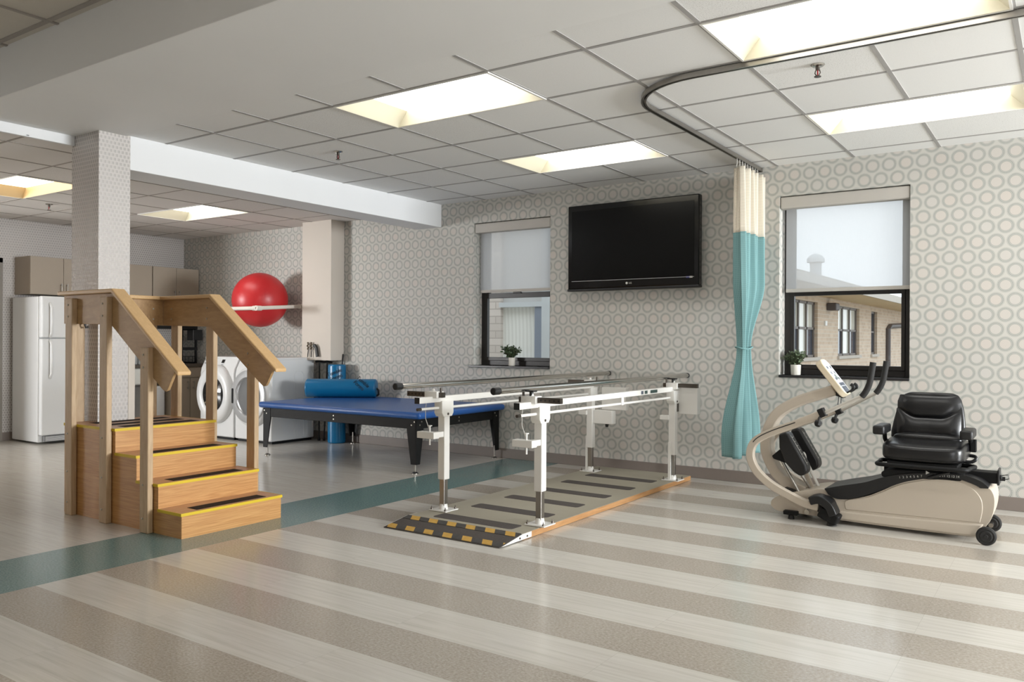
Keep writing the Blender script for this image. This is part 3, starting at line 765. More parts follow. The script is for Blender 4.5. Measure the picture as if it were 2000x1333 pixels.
# ------------------------------------------------------------------ parallel bars on their platform
t = thing('parallel_bars', 'white and chrome parallel walking bars mounted on a low grey ramped platform', 'parallel bars', (-2.36, -1.5, 0))
PX0, PX1, PY0, PY1, PH = -2.835, -1.918, -2.80, -.145, .040
pf = MB().box(PX0, PX1, PY0, PY1, .004, PH).build('platform', MT['platform'], t)
for x in (PX0, PX1):
    MB().box(x - .004, x + .004, PY0, PY1, .002, PH - .002).build('side_board', MT['pine'], pf)
ramp = MB().prism([(-3.035, .002), (PY0, .002), (PY0, PH + .001), (-3.035, .005)], 'x', PX0, PX1).build('ramp', MT['grit'], t)
def rz(y): return .0055 + (PH - .004) * (y + 3.035) / (PY0 + 3.035)
for (a, c) in ((-3.028, -2.965), (-2.860, PY0)):
    MB().quad((PX0 + .004, a, rz(a) + .001), (PX1 - .004, a, rz(a) + .001), (PX1 - .004, c, rz(c) + .001), (PX0 + .004, c, rz(c) + .001)).build('hazard_tape', MT['hazard'], ramp, solid=.0008)
for x, s in ((PX0, -1), (PX1, 1)):
    pl = MB().prism([(-3.02, .006), (PY0 + .1, .006), (PY0 + .1, PH - .001), (PY0, PH - .001)], 'x', x + s * .004, x + s * .007).build('end_plate', MT['white_metal'], ramp)
    for y in (PY0 + .05, PY0 - .03): MB().lathe((x + s * .007, y, .02), (s, 0, 0), [(.007, -.001), (.006, .003), (0, .004)], 10).build('screw', MT['dark_steel'], pl)
for k in range(6):
    yc = -2.675 + .410 * k
    o = MB().box(-2.675, -2.035, yc - .05, yc + .05, PH, PH + .0015); 
    for v in o.b.verts: v.co.y += 0
    # rounded ends
    o.b.clear()
    pts = []
    for cx, cy, a0 in ((-2.06, yc + .041, 0), (-2.65, yc + .041, 90), (-2.65, yc - .041, 180), (-2.06, yc - .041, 270)):
        for q in range(5): a = R(a0 + q * 22.5); pts.append((cx + .025 * math.cos(a), cy + .025 * math.sin(a)))
    o.prism(pts, 'z', PH, PH + .0015); o.build('grip_strip', MT['grit'], pf)
posts = [(-2.745, -2.535, 'FL'), (-1.962, -2.525, 'FR'), (-2.745, -.445, 'BL'), (-1.950, -.450, 'BR')]
for (x, y, n) in posts:
    s = -1 if x < -2.3 else 1
    bp = MB().box(x - .075, x + .075, y - .07, y + .07, PH + .0015, PH + .009).build('base_plate', MT['white_metal'], t, bevel=.002)
    for dx in (-.06, .06):
        for dy in (-.055, .055): MB().lathe((x + dx, y + dy, PH + .008), (0, 0, 1), [(.008, 0), (.007, .012), (.003, .013), (.003, .024), (0, .024)], 8).build('bolt', MT['dark_steel'], bp)
    MB().cyl((x, y, PH + .008), (x, y, PH + .045), .032, .026, 16).build('post_collar', MT['white_metal'], bp, smooth=True)
    MB().box(x - .021, x + .021, y - .021, y + .021, PH + .009, .50).build('inner_tube', MT['steel'], t, bevel=.004)
    MB().box(x - .029, x + .029, y - .029, y + .029, .255, .79).build('outer_tube', MT['white_metal'], t, bevel=.004)
    bk = MB().prism([(y - .062, .800), (y + .062, .800), (y + .062, .715), (y + .045, .690), (y - .045, .690), (y - .062, .715)], 'x', x - .036, x + .036).build('top_bracket', MT['white_metal'], t, bevel=.004)
    MB().lathe((x + .036, y, .708), (1, 0, 0), [(0, 0), (.009, 0), (.008, .004), (0, .005)], 12).build('bolt', MT['dark_steel'], bk)
    # width slide across the top
    sl = MB().box(x - .055, x + .055, y - .055 - .09, y + .02 - .09, .822, .868) if n[0] == 'F' else MB().box(x - .05, x + .05, y - .04, y + .035, .812, .866)
    ysl = y - .107 if n[0] == 'F' else y - .002
    sl = sl.build('slide_housing', MT['white_metal'], t, bevel=.004)
    a, c = (x - .23, x + .085) if s < 0 else (x - .085, x + .22)
    sb = MB().box(a, c, ysl - .016, ysl + .016, .827, .861).build('slide_bar', MT['dark_steel'], sl)
    if n[0] == 'F':
        for q in range(5):
            xx = (x - .215 + q * .032) if s < 0 else (x + .08 + q * .032)
            MB().cyl((xx, ysl - .017, .844), (xx, ysl - .0155, .844), .006, .006, 10).build('adjusting_hole', MT['black'], sb)
    rx_ = x + (s * -.06 if True else 0)
    MB().cyl((x - s * .06, ysl, .861), (x - s * .06, ysl, .893), .008).build('rail_support', MT['dark_steel'], sl)
    MB().cyl((x + s * .005, ysl, .868), (x + s * .005, ysl, .884), .012, .008, 12).build('release_pin', MT['white_metal'], sl, smooth=True)
    # locking tab half way up
    lt = MB().box(x - .12, x + .03, y - .145, y - .085, .545, .590).box(x - .022, x + .022, y - .09, y - .028, .550, .588) if n[0] == 'F' else MB().box(x - .10, x - .02, y - .05, y - .01, .552, .590)
    lt = lt.build('lock_arm', MT['white_metal'], t, bevel=.003)
    if n[0] == 'F':
        MB().cyl((x - .03, y - .115, .50), (x - .03, y - .115, .63), .006).cyl((x - .03, y - .115, .628), (x - .03, y - .115, .634), .016).build('lock_pin', MT['white_metal'], lt, smooth=True)
        MB().tube([(x - .045, y - .13, .815), (x - .052, y - .135, .75), (x - .055, y - .13, .68), (x - .03, y - .118, .60)], .0022, 6).build('lanyard', MT['mark'], lt)
    if s > 0:
        MB().box(x - .085, x + .03, ysl - .022, ysl + .022, .893, .903).build('cradle', MT['black'], sl, bevel=.003)
        MB().cyl((x, ysl, .868), (x, ysl, .893), .013).build('cradle_post', MT['black'], sl)
# side beams, connecting rods and the chrome hand rails
for x, xr_, ya, yb in ((-2.745, -2.79, -2.815, -.42), (-1.958, -2.005, -2.80, -.42)):
    bm = MB().box(x - .02, x + .02, ya, yb, .792, .832).build('side_beam', MT['white_metal'], t, bevel=.003)
    MB().box(x - .0205, x + .0205, ya - .004, ya + .0, .7915, .8325).build('end_cap', MT['black'], bm)
    rd = MB().cyl((x, ya + .03, .752), (x, -.44, .740), .0095, n=12).build('connecting_rod', MT['white_metal'], t, smooth=True)
    MB().cyl((x, ya, .752), (x, ya + .035, .752), .0105, n=12).build('rod_tip', MT['dark_steel'], rd, smooth=True)
    hr = MB().cyl((xr_, -2.975, .911), (xr_, .02 - .03, .911), .0195, n=28).build('hand_rail', MT['chrome'], t, smooth=True)
    for a, c in ((-2.985, -2.925), (-.025, -.008)):
        MB().lathe((xr_, a, .911), (0, 1, 0), [(0, 0), (.018, 0), (.0225, .004), (.0225, c - a), (.019, c - a)], 28).build('end_cap', MT['black'], hr, smooth=True)
    if x > -2:
        for y0, y1, m_ in ((-1.10, -1.06, 'key'), (-1.035, -.985, 'greenlab'), (-.93, -.80, 'greenlab')):
            MB().box(x + .0202, x + .0212, y0, y1, .800, .825).build('label_plate', MT[m_], bm)
        MB().box(x - .01, x + .012, -1.42, -1.38, .735, .795).build('hanger', MT['white_metal'], bm)
bx = MB().box(-2.02, -1.985, -.36, -.345, .60, .80); bx.b.clear()
MB().box(-1.925, -1.755, -.40, -.33, .600, .835).build('control_box', MT['white_metal'], t, bevel=.004)
MB().box(-1.94, -1.92, -.44, -.35, .62, .70).build('control_box', MT['dark_steel'], t)
MB().box(-2.66, -2.42, -.40, -.33, .600, .80).build('control_box', MT['white_metal'], t, bevel=.004)
kb = MB().box(-2.715, -2.53, -.45, -.37, .475, .595).build('control_box', MT['white_metal'], t, bevel=.004)
MB().cyl((-2.60, -.41, .475), (-2.60, -.41, .445), .018, .012, 12).build('knob', MT['black'], kb, smooth=True)
for (x, y) in ((-2.775, -.46), (-1.965, -.485)):
    MB().box(x - .011, x + .011, y - .008, y + .008, PH + .009, .36).build('guide_tube', MT['white_metal'], t)

# ------------------------------------------------------------------ treatment table
t = thing('treatment_table', 'low black framed therapy mat table with a blue vinyl top', 'mat table', (-5.1, -.7, 0))
TX0, TX1, TY0, TY1, TZ = -6.215, -3.985, -1.365, -.012, .562
MB().box(TX0, TX1, TY0, TY1, TZ - .062, TZ).build('mattress', MT['blue_vinyl'], t, bevel=.028, seg=5, smooth=True)
LX0, LX1, LY0, LY1 = -6.135, -4.085, -1.30, -.065
fz0, fz1 = TZ - .155, TZ - .06
b = MB(); b.box(LX0 - .03, LX1 + .03, LY0 - .025, LY0 + .02, fz0, fz1); b.box(LX0 - .03, LX1 + .03, LY1 - .02, LY1 + .025, fz0, fz1)
b.box(LX0 - .03, LX0 + .015, LY0 + .02, LY1 - .02, fz0, fz1); b.box(LX1 - .015, LX1 + .03, LY0 + .02, LY1 - .02, fz0, fz1); b.box(-5.16, -5.08, LY0 + .02, LY1 - .02, fz0, fz1)
fm = b.build('frame', MT['black_metal'], t, bevel=.004)
def studs(pts, par):
    for x, y, z, ax in pts: MB().lathe((x, y, z), ax, [(0, -.002), (.008, -.002), (.007, .004), (0, .006)], 10).build('bolt', MT['bolt'], par, smooth=True)
studs([(-5.12, LY0 - .025, z, (0, -1, 0)) for z in (fz0 + .03, fz0 + .065)] + [(LX1 + .03, -.7, z, (1, 0, 0)) for z in (fz0 + .03, fz0 + .065)], fm)
for (x, sx) in ((LX0, -1), (LX1, 1)):
    for (y, sy) in ((LY0, -1), (LY1, 1)):
        b = MB(); ox = sx * .034; oy = sy * .029
        b.prism([(x + ox, fz1 - .005), (x - sx * .078, fz1 - .005), (x - sx * .078, fz0 - .02), (x - sx * .028, .085), (x + ox * .75, .085)], 'y', y + oy, y + oy - sy * .006)
        b.prism([(y + oy, fz1 - .005), (y - sy * .072, fz1 - .005), (y - sy * .072, fz0 - .02), (y - sy * .026, .085), (y + oy, .085)], 'x', x + ox, x + ox - sx * .006)
        lg = b.build('leg', MT['black_metal'], t)
        MB().cyl((x, y, .018), (x, y, .13), .008, n=12).lathe((x, y, 0), (0, 0, 1), [(0, 0), (.03, 0), (.03, .006), (.012, .018), (0, .019)], 18).build('leveling_foot', MT['steel'], lg, smooth=True)
        studs([(x + sx * .015, y + oy, fz1 - .03, (0, sy, 0)), (x - sx * .02, y + oy, fz1 - .06, (0, sy, 0)), (x + ox, y - sy * .045, fz1 - .03, (sx, 0, 0)), (x + ox, y - sy * .02, fz1 - .06, (sx, 0, 0))], lg)

# bolsters
def capsule(p0, p1, r, e=.02):
    L = (Vector(p1) - Vector(p0)).length
    pr = [(0, 0)] + [(r - e + e * math.sin(a), e - e * math.cos(a)) for a in [k * PI / 12 for k in range(7)]] + [(r - e + e * math.cos(a), L - e + e * math.sin(a)) for a in [k * PI / 12 for k in range(7)]] + [(0, L)]
    return MB().lathe(p0, Vector(p1) - Vector(p0), pr, 40)
P0, P1 = Vector((-6.33, -.60, .668)), Vector((-5.66, -.165, .668)); RB = .105
t = thing('bolster', 'teal-blue vinyl bolster roll lying on the blue mat table', 'bolster', ((P0 + P1) / 2).to_tuple()[:2] + (.563,), 'teal vinyl bolsters')
capsule(P0, P1, RB).build('roll', MT['teal_vinyl'], t, smooth=True)
ax = (P1 - P0).normalized()
nrm = Vector((.55, -.83, 0)); nrm = (nrm - ax * nrm.dot(ax)).normalized(); tilt = (nrm * .86 + Vector((0, 0, .51))).normalized(); upv = ax.cross(tilt) * -1
if upv.z < 0: upv = -upv
c0 = P0 + ax * .64
text('logo_text', 'Tumble\nForms', .062, MT['ink'], t, c0 + tilt * (RB + .0015), (ax * .75 - upv * .66), (upv * .75 + ax * .66), .001)
b = MB().tube([P1 + Vector((0, 0, .0)) + ax * -.004, P1 + ax * .02 + Vector((0, 0, -.02)), P1 + ax * .024 + Vector((0, 0, -.07)), P1 + ax * -.002 + Vector((0, 0, -.085))], .012, 8)
b.build('strap', MT['rubber'], t, smooth=True)
MB().lathe(P0, -ax, [(0, 0), (.006, 0), (.005, .004), (0, .005)], 12).build('end_button', MT['ink'], t)
q0, q1 = Vector((-6.325, -.142, .0)), Vector((-6.325, -.142, .925))
t = thing('bolster', 'upright teal-blue vinyl bolster standing between the mat table and the dryer', 'bolster', (-6.325, -.142, 0), 'teal vinyl bolsters')
capsule(q0, q1, .104, .018).build('roll', MT['teal_vinyl'], t, smooth=True)
dn = Vector((.60, -.80, 0)); sd = Vector((.80, .60, 0))
text('logo_text', 'Tumble\nForms', .060, MT['ink'], t, Vector((-6.325, -.142, .805)) + dn * .106, (sd * .93 + Vector((0, 0, .36))), (Vector((0, 0, .93)) - sd * .36), .001)

# ------------------------------------------------------------------ exercise ball on its wall rack
bc = Vector((-7.365, -.43, 1.700)); br = .332
b = MB(); bmesh.ops.create_uvsphere(b.b, u_segments=64, v_segments=40, radius=br)
for v in b.b.verts: v.co += bc
o = b.build('exercise_ball', MT['ball'], smooth='all', origin=(bc.x, bc.y, bc.z - br))
tag(o, 'large shiny red exercise ball resting on the white pipe rack', 'exercise ball')
t = thing('ball_rack', 'white plastic pipe rack on the wall holding the red ball', 'ball rack', (-7.35, -.4, 1.55))
yf, zr = -.80, 1.578
wa, wb = Vector((-7.085, -.004, 1.632)), Vector((-8.02, -.004, 1.62))
b = MB().cyl((-7.86, yf, zr + .004), (-6.93, yf, zr), .0225).cyl((-6.945, yf, zr), wa, .0225).cyl((-7.85, yf, zr + .004), wb, .0225)
b.build('pipe', MT['pvc'], t, smooth=True)
MB().cyl((-7.02, yf, zr), (-6.955, yf, zr), .029).cyl((-6.99, yf, zr), (-6.99, yf + .06, zr), .028).build('tee_fitting', MT['pvc'], t, smooth=True)
MB().lathe((-6.935, yf + .005, zr), (0, -1, 0), [(.016, -.04), (.029, -.04), (.029, .035), (.017, .035), (.017, .012), (0, .012)], 20).build('tee_fitting', MT['pvc'], t, smooth=True)
d_ = (wa - Vector((-6.945, yf, zr))).normalized()
MB().cyl(wa - d_ * .07, wa, .029).build('wall_flange', MT['pvc'], t, smooth=True)
d_ = (wb - Vector((-7.85, yf, zr))).normalized()
MB().cyl(wb - d_ * .07, wb, .029).build('wall_flange', MT['pvc'], t, smooth=True)

# ------------------------------------------------------------------ washer and dryer
def laundry(name, cat, x0, x1, label, washer):
    y0, y1 = -.735, -.09
    t = thing(name, label, cat, ((x0 + x1) / 2, -.41, 0)); cx = (x0 + x1) / 2
    prof_ = [(y1, .03), (y0, .03), (y0, .80), (y0 + .012, .86), (y0 + .075, .985), (y1, .985)]
    MB().prism(prof_, 'x', x0 + .004, x1 - .004).build('cabinet', MT['appliance'], t, bevel=.016, seg=3, smooth=True)
    MB().box(x0 + .002, x1 - .002, y0 + .07, y1, .968, 1.002).build('top_panel', MT['appliance'], t, bevel=.012, seg=3)
    MB().box(x0 + .03, x1 - .03, y0 + .03, y1 - .02, .0, .035).build('plinth', MT['black_metal'], t)
    # control panel lies on the slope
    dz = Vector((0, .063, .125)).normalized(); nn = Vector((0, -.125, .063)).normalized()
    pc = Vector((cx, y0 + .043, .924))
    def onp(u, v, o=.003): return pc + Vector((u, 0, 0)) + dz * v + nn * o
    MB().quad(onp(.035, .0), onp(.085, .0), onp(.085, .045), onp(.035, .045)).build('display', MT['drum'], t, solid=.002) if washer else None
    if washer:
        for q in range(3): MB().lathe(onp(.045 + q * .016, -.02, 0), nn, [(0, .003), (.003, .003), (.003, 0)], 8).build('button', MT['appliance_grey'], t)
        MB().quad(onp(-.30, -.012), onp(-.16, -.012), onp(-.16, -.002), onp(-.30, -.002)).build('drawer_grip', MT['appliance_grey'], t, solid=.002)
        text('brand_text', 'whirlpool', .026, MT['appliance_grey'], t, onp(-.225, .035, .002), (1, 0, 0), dz)
        MB().quad(onp(-.305, .03), onp(-.29, .03), onp(-.29, .055), onp(-.305, .055)).build('emblem', MT['appliance_grey'], t, solid=.002)
    dc = (cx + (0 if washer else .0), y0, .545); ax_ = (0, -1, 0)
    R0 = .33
    dr = MB().lathe(dc, ax_, [(R0 + .012, -.01), (R0 + .012, .012), (R0, .045), (R0 - .03, .070), (R0 - .10, .075), (R0 - .13, .055)], 56)
    for v in dr.b.verts: v.co.z = dc[2] + (v.co.z - dc[2]) * 1.05
    dr = dr.build('door', MT['appliance'], t, smooth=True)
    if washer:
        MB().lathe(dc, ax_, [(R0 - .13, .055), (R0 - .155, .03), (.13, .05), (0, .065)], 48).build('door_glass', MT['drum'], dr, smooth=True)
    else:
        MB().lathe(dc, ax_, [(R0 - .02, .073), (R0 - .03, .079), (R0 - .10, .079), (R0 - .11, .065)], 56).build('door_ring', MT['silver'], dr, smooth=True)
        MB().lathe(dc, ax_, [(R0 - .11, .068), (R0 - .13, .06), (.1, .07), (0, .075)], 48).build('door_glass', MT['tint'], dr, smooth=True)
        MB().box(dc[0] - R0 + .035, dc[0] - R0 + .075, y0 - .085, y0 - .06, dc[2] - .09, dc[2] + .09).build('door_handle', MT['drum'], dr, bevel=.01)
    # pressed ribs of the side wall
    rb = MB()
    for s, xx in ((1, x1 - .004),):
        for ya, yb in ((-.40, -.26), (-.20, -.12)):
            rb.tube([(xx, ya, .06), (xx, ya, .80), (xx, ya + .03, .84), (xx, yb - .03, .84), (xx, yb, .80), (xx, yb, .06)], .004, 6)
    rb.build('side_rib', MT['appliance'], t, smooth=True)
    return t
laundry('washing_machine', 'washing machine', -8.125, -7.456, 'white front loading washer with a dark round door, left of the dryer', True)
laundry('clothes_dryer', 'dryer', -7.438, -6.765, 'white dryer with a grey glass door, beside the blue mat table', False)

# canes leaning behind the dryer
def cane(x, y, z1, lean, label, crook, mat, grip):
    t = thing('walking_cane', label, 'cane', (x, y, 0), 'canes stored beside the dryer')
    top = Vector((x + lean, y + .03, z1))
    MB().cyl((x, y, .02), top, .010, .009, 10).build('shaft', mat, t, smooth=True)
    MB().lathe((x, y, 0), (0, 0, 1), [(0, 0), (.016, 0), (.014, .03), (.010, .04)], 12).build('rubber_tip', MT['rubber'], t)
    if crook:
        MB().tube([tuple(top + Vector((.05 - .05 * math.cos(a), -.02, .05 * math.sin(a)))) for a in [k * PI / 10 for k in range(10)]], .010, 8).build('handle', mat, t, smooth=True)
    else:
        MB().tube([tuple(top + Vector((-.04, -.03, .004))), tuple(top + Vector((0, 0, .012))), tuple(top + Vector((.05, .03, .0)))], [.013, .016, .012], 8).build('handle', grip, t, smooth=True)
cane(-6.640, -.13, .945, -.03, 'black cane under the pipe chase, left of the pair in the gap beside the dryer', False, MT['black'], MT['black'])
cane(-6.585, -.10, .940, .02, 'black cane under the pipe chase, right of the pair in the gap beside the dryer', False, MT['black'], MT['black'])
t = thing('walking_cane', 'black stick whose tip rises just above the upright teal bolster', 'cane', (-6.475, -.045, 0), 'canes stored beside the dryer')
MB().cyl((-6.475, -.045, .02), (-6.345, -.022, 1.045), .013, .008, 10).build('shaft', MT['black'], t, smooth=True)
# straps hanging on the chase
def strap(x, z1, w, label, bead):
    t = thing('hanging_strap', label, 'strap', (x, -.222, z1), 'straps hanging on the chase')
    MB().cyl((x, -.21, z1), (x, -.235, z1), .004, n=8).build('hook', MT['steel'], t)
    if bead:
        b = MB()
        for k in range(5): b.lathe((x - .012 + .008 * math.sin(2.4 * k), -.232, z1 - .018 * k + .012), (0, 0, 1), [(0, -.011), (.010, -.006), (.012, 0), (.010, .006), (0, .011)], 10)
        b.build('knotted_grip', MT['stem'], t, smooth=True)
        MB().tube([(x - .005, -.230, z1 - .07), (x - .012, -.230, z1 - .11), (x - .018, -.230, 1.006)], .006, 8).build('cord', MT['black'], t, smooth=True)
    else:
        MB().strip([(x - .015, z1 - .02), (x, z1), (x + .022, z1 - .03), (x + .045, 1.012)], w, -.250, -.226).build('webbing', MT['black'], t, bevel=.004)
strap(-6.715, 1.165, .012, 'thin dark cord with a knotted grip hanging on the pipe chase, nearest the red ball', True)
strap(-6.655, 1.165, .012, 'thin dark cord with a knotted grip on the chase, next to the thick black strap', True)
strap(-6.600, 1.150, .034, 'thick black strap hanging on the pipe chase above the dryer', False)

# ------------------------------------------------------------------ kitchen corner
t = thing('refrigerator', 'white top-freezer refrigerator below the taupe cabinets', 'refrigerator', (-9.2, -1.95, 0))
FY0, FY1 = -2.300, -1.58
MB().box(-9.52, -8.905, FY0, FY1, .02, 1.695).build('cabinet', MT['appliance'], t, bevel=.012, seg=3)
for z0, z1, nm in ((1.222, 1.70, 'freezer_door'), (.105, 1.212, 'fridge_door')):
    d = MB().box(-8.898, -8.825, FY0 + .002, FY1 - .002, z0, z1).build(nm, MT['appliance'], t, bevel=.014, seg=3)
    zz = (1.62, 1.23) if nm == 'freezer_door' else (1.20, .76)
    hy = FY0 + .095
    MB().tube([(-8.825, hy, zz[0]), (-8.785, hy, zz[0] - .05), (-8.782, hy, (zz[0] + zz[1]) / 2), (-8.785, hy, zz[1] + .05), (-8.825, hy, zz[1])], .016, 10).build('handle', MT['appliance'], d, smooth=True)
gb = MB().box(-8.89, -8.85, FY0 + .05, FY1 - .02, .03, .095).build('grille', MT['appliance_grey'], t)
b = MB()
for k in range(5): b.box(-8.85, -8.846, FY0 + .06, FY1 - .03, .038 + .011 * k, .043 + .011 * k)
b.build('louvre', MT['appliance'], gb)

def wall_cab(y0, y1, label):
    t = thing('wall_cabinet', label, 'cabinet', (XLW, (y0 + y1) / 2, 1.735), 'taupe wall cabinets in the kitchen corner')
    MB().box(XLW, -9.225, y0 + .002, y1 - .002, 1.735, 2.182).build('body', MT['laminate'], t)
    ym = (y0 + y1) / 2
    for a, c, hy in ((y0 + .004, ym - .002, ym - .035), (ym + .002, y1 - .004, ym + .035)):
        d = MB().box(-9.224, -9.205, a, c, 1.738, 2.180).build('door', MT['laminate'], t, bevel=.002)
        MB().cyl((-9.175, hy, 1.765), (-9.175, hy, 1.875), .005, n=10).cyl((-9.205, hy, 1.785), (-9.175, hy, 1.785), .004, n=8).cyl((-9.205, hy, 1.855), (-9.175, hy, 1.855), .004, n=8).build('handle', MT['steel'], d, smooth=True)
wall_cab(-2.250, -1.478, 'taupe wall cabinet directly above the refrigerator')
wall_cab(-1.478, -.712, 'taupe wall cabinet partly hidden behind the papered column')
wall_cab(-.706, -.012, 'taupe wall cabinet in the corner beside the patterned back wall')

def base_cab(y0, y1, label, nd):
    t = thing('base_cabinet', label, 'cabinet', (-9.2, (y0 + y1) / 2, 0), 'base cabinets in the kitchen corner')
    MB().box(XLW + .01, -8.965, y0 + .002, y1 - .002, .10, .842).box(XLW + .01, -9.03, y0 + .002, y1 - .002, 0, .10).build('body', MT['laminate'], t)
    wd = (y1 - y0) / nd
    dr = MB().box(-8.964, -8.945, y0 + .005, y1 - .005, .70, .835).build('drawer', MT['laminate'], t, bevel=.002)
    for k in range(nd):
        a, c = y0 + wd * k + .004, y0 + wd * (k + 1) - .004; hy = c - .04 if k % 2 == 0 else a + .04
        d = MB().box(-8.964, -8.945, a, c, .105, .692).build('door', MT['laminate'], t, bevel=.002)
        MB().cyl((-8.915, hy, .545), (-8.915, hy, .655), .005, n=10).cyl((-8.945, hy, .56), (-8.915, hy, .56), .004, n=8).cyl((-8.945, hy, .64), (-8.915, hy, .64), .004, n=8).build('handle', MT['steel'], d, smooth=True)
base_cab(-.62, -.015, 'taupe base cabinet with bar handles beside the washer', 2)
tag(MB().box(XLW + .001, -8.925, -1.55, -.012, .843, .882).build('countertop', MT['counter'], bevel=.004, origin=(-9.25, -.8, .843)), 'dark kitchen counter running along the far left wall', 'countertop')
t = thing('sink', 'pale basin sink set in the counter behind the column', 'sink', (-9.2, -1.1, .62))
MB().box(-9.45, -8.94, -1.45, -.90, .63, .842).build('basin', MT['sink'], t, bevel=.02, seg=3)
MB().tube([(-9.45, -1.15, .885), (-9.45, -1.15, 1.06), (-9.40, -1.15, 1.11), (-9.30, -1.15, 1.10), (-9.27, -1.15, 1.04)], .011, 10).build('faucet', MT['chrome'], t, smooth=True)
tag(MB().box(-9.35, -8.99, -.885, -.655, .0, .60).build('trash_bin', MT['appliance'], bevel=.02, seg=3, origin=(-9.17, -.77, 0)), 'slim white bin standing under the counter, seen between the stair posts', 'bin')
# dish rack on the counter
t = thing('dish_rack', 'black over-counter dish rack with shelves and hanging holders', 'dish rack', (-9.2, -.45, .882))
for y in (-.80, -.13):
    b = MB()
    for x in (-9.42, -9.10): b.box(x - .012, x + .012, y - .012, y + .012, .882, 1.36)
    b.box(-9.43, -9.09, y - .012, y + .012, 1.338, 1.36); b.box(-9.43, -9.09, y - .012, y + .012, .882, .90)
    b.build('side_frame', MT['black_metal'], t)
for z in (1.36, 1.07):
    s = MB().box(-9.43, -9.09, -.82, -.11, z - .006, z); s.box(-9.10, -9.09, -.82, -.11, z, z + .035)
    s = s.build('shelf', MT['black_metal'], t)
b = MB()
for k in range(12): b.cyl((-9.11, -.78 + .055 * k, .89), (-9.11, -.78 + .055 * k, .98), .003, n=6)
b.tube([(-9.11, -.80, .98), (-9.11, -.13, .98)], .004, 6)
b.build('plate_basket', MT['black_metal'], t)
MB().box(-9.20, -9.06, -.20, -.05, 1.20, 1.345).build('caddy', MT['black'], t, bevel=.006)
for k, (y, z, hgt) in enumerate(((-.96, .884, .13), (-.88, .884, .16))):
    tag(MB().lathe((-9.2, y, z), (0, 0, 1), [(0, 0), (.034, 0), (.036, .01), (.036, hgt), (.012, hgt + .025), (.012, hgt + .05), (0, hgt + .05)], 20).build('bottle', MT['tickpad'], smooth=True, origin=(-9.2, y, z)),
        ('shorter' if k == 0 else 'taller') + ' pale bottle standing on the counter left of the black dish rack', 'bottle', 'bottles on the kitchen counter')
tag(MB().tube([(-4.944, -3.812, 1.335), (-4.944, -3.845, 1.33), (-4.944, -3.862, 1.312), (-4.944, -3.853, 1.292), (-4.944, -3.838, 1.295)], .007, 8).build('wall_hook', MT['black'], smooth=True, origin=(-4.944, -3.812, 1.31)), 'small black hook on the papered column under the stair rail', 'hook')

# ------------------------------------------------------------------ recumbent stepper
t = thing('recumbent_stepper', 'beige seated stepper exercise machine with a black vinyl swivel seat', 'exercise machine', (-.25, -1.05, 0))
B0, B1 = -1.205, -.875
body = [(-.895, .075), (-.893, .105), (-.86, .137), (-.80, .160), (-.69, .195), (-.55, .225), (-.50, .19), (-.41, .17), (-.28, .205), (-.185, .252), (-.09, .307), (0, .340), (.163, .375), (.268, .370), (.353, .345), (.41, .335), (.435, .318), (.45, .272), (.447, .205), (.430, .14), (.395, .085), (.365, .045), (.33, .028), (0, .024), (-.46, .030), (-.58, .036), (-.70, .040), (-.82, .040), (-.87, .052)]
MB().prism(sm(body + [body[0]], 4)[:-1], 'y', B0, B1).build('body_shell', MT['beige'], t, bevel=.028, seg=5, smooth=True)
MB().prism([(-.56, .036), (.345, .030), (.372, .075), (.395, .112), (.30, .106), (0, .098), (-.28, .093), (-.50, .092), (-.57, .08)], 'y', B0 - .010, B1 + .010).build('lower_skirt', MT['beige'], t, bevel=.010, seg=3, smooth=True)
ip = sm([(-.40, .105), (-.40, .165), (-.28, .198), (-.185, .243), (-.09, .297), (0, .330), (.14, .362), (.25, .358), (.33, .325), (.378, .268), (.388, .20), (.375, .118)], 4)
MB().prism(ip, 'y', B0 - .004, B0 + .02).build('side_panel', MT['beige'], t, bevel=.004, seg=2, smooth=True)
cov = sm([(-.535, .231), (-.45, .256), (-.38, .274), (-.28, .300), (-.185, .338), (-.09, .368), (0, .386), (.10, .398), (.20, .402), (.30, .397), (.375, .375), (.415, .345), (.418, .332)], 4) + sm([(.375, .330), (.345, .347), (.268, .371), (.163, .376), (0, .339), (-.09, .305), (-.223, .239), (-.32, .197), (-.41, .173), (-.469, .174), (-.51, .195)], 4)
MB().prism(cov, 'y', B0 - .012, B1 + .012).build('top_cover', MT['black'], t, bevel=.012, seg=3, smooth=True)
text('position_numbers', '1  2  3  4  5  6  7', .020, MT['mark'], t, (-.010, B0 - .0135, .362), (1, 0, .16), (-.16, 0, 1))
text('position_numbers', '9 10 11 12 13 14', .020, MT['mark'], t, (.195, B0 - .0135, .386), (1, 0, .02), (-.02, 0, 1))
rl = MB().box(-.19, .462, -1.085, -.965, .345, .412).build('seat_rail', MT['black_metal'], t, bevel=.006)
b = MB().box(.455, .468, -1.10, -.955, .338, .432); b.lathe((.468, -1.06, .385), (1, 0, 0), [(0, 0), (.016, 0), (.014, .012), (0, .014)], 14); b.build('rail_end_cap', MT['black'], rl, bevel=.004)
MB().box(.468, .495, -1.05, -1.02, .362, .385).tube([(.468, -1.03, .39), (.51, -1.03, .40), (.515, -1.03, .375), (.47, -1.03, .365)], .003, 6).build('power_plug', MT['black'], rl, smooth=True)
MB().prism([(-.185, .372), (-.15, .40), (.25, .41), (.29, .40), (.27, .36), (-.18, .345)], 'y', -1.21, -.93).build('seat_carriage', MT['black_metal'], t, bevel=.006)
lv = MB().tube([(.09, -1.225, .365), (.15, -1.232, .39), (.21, -1.225, .412)], .009, 8).build('seat_lever', MT['black'], t, smooth=True)
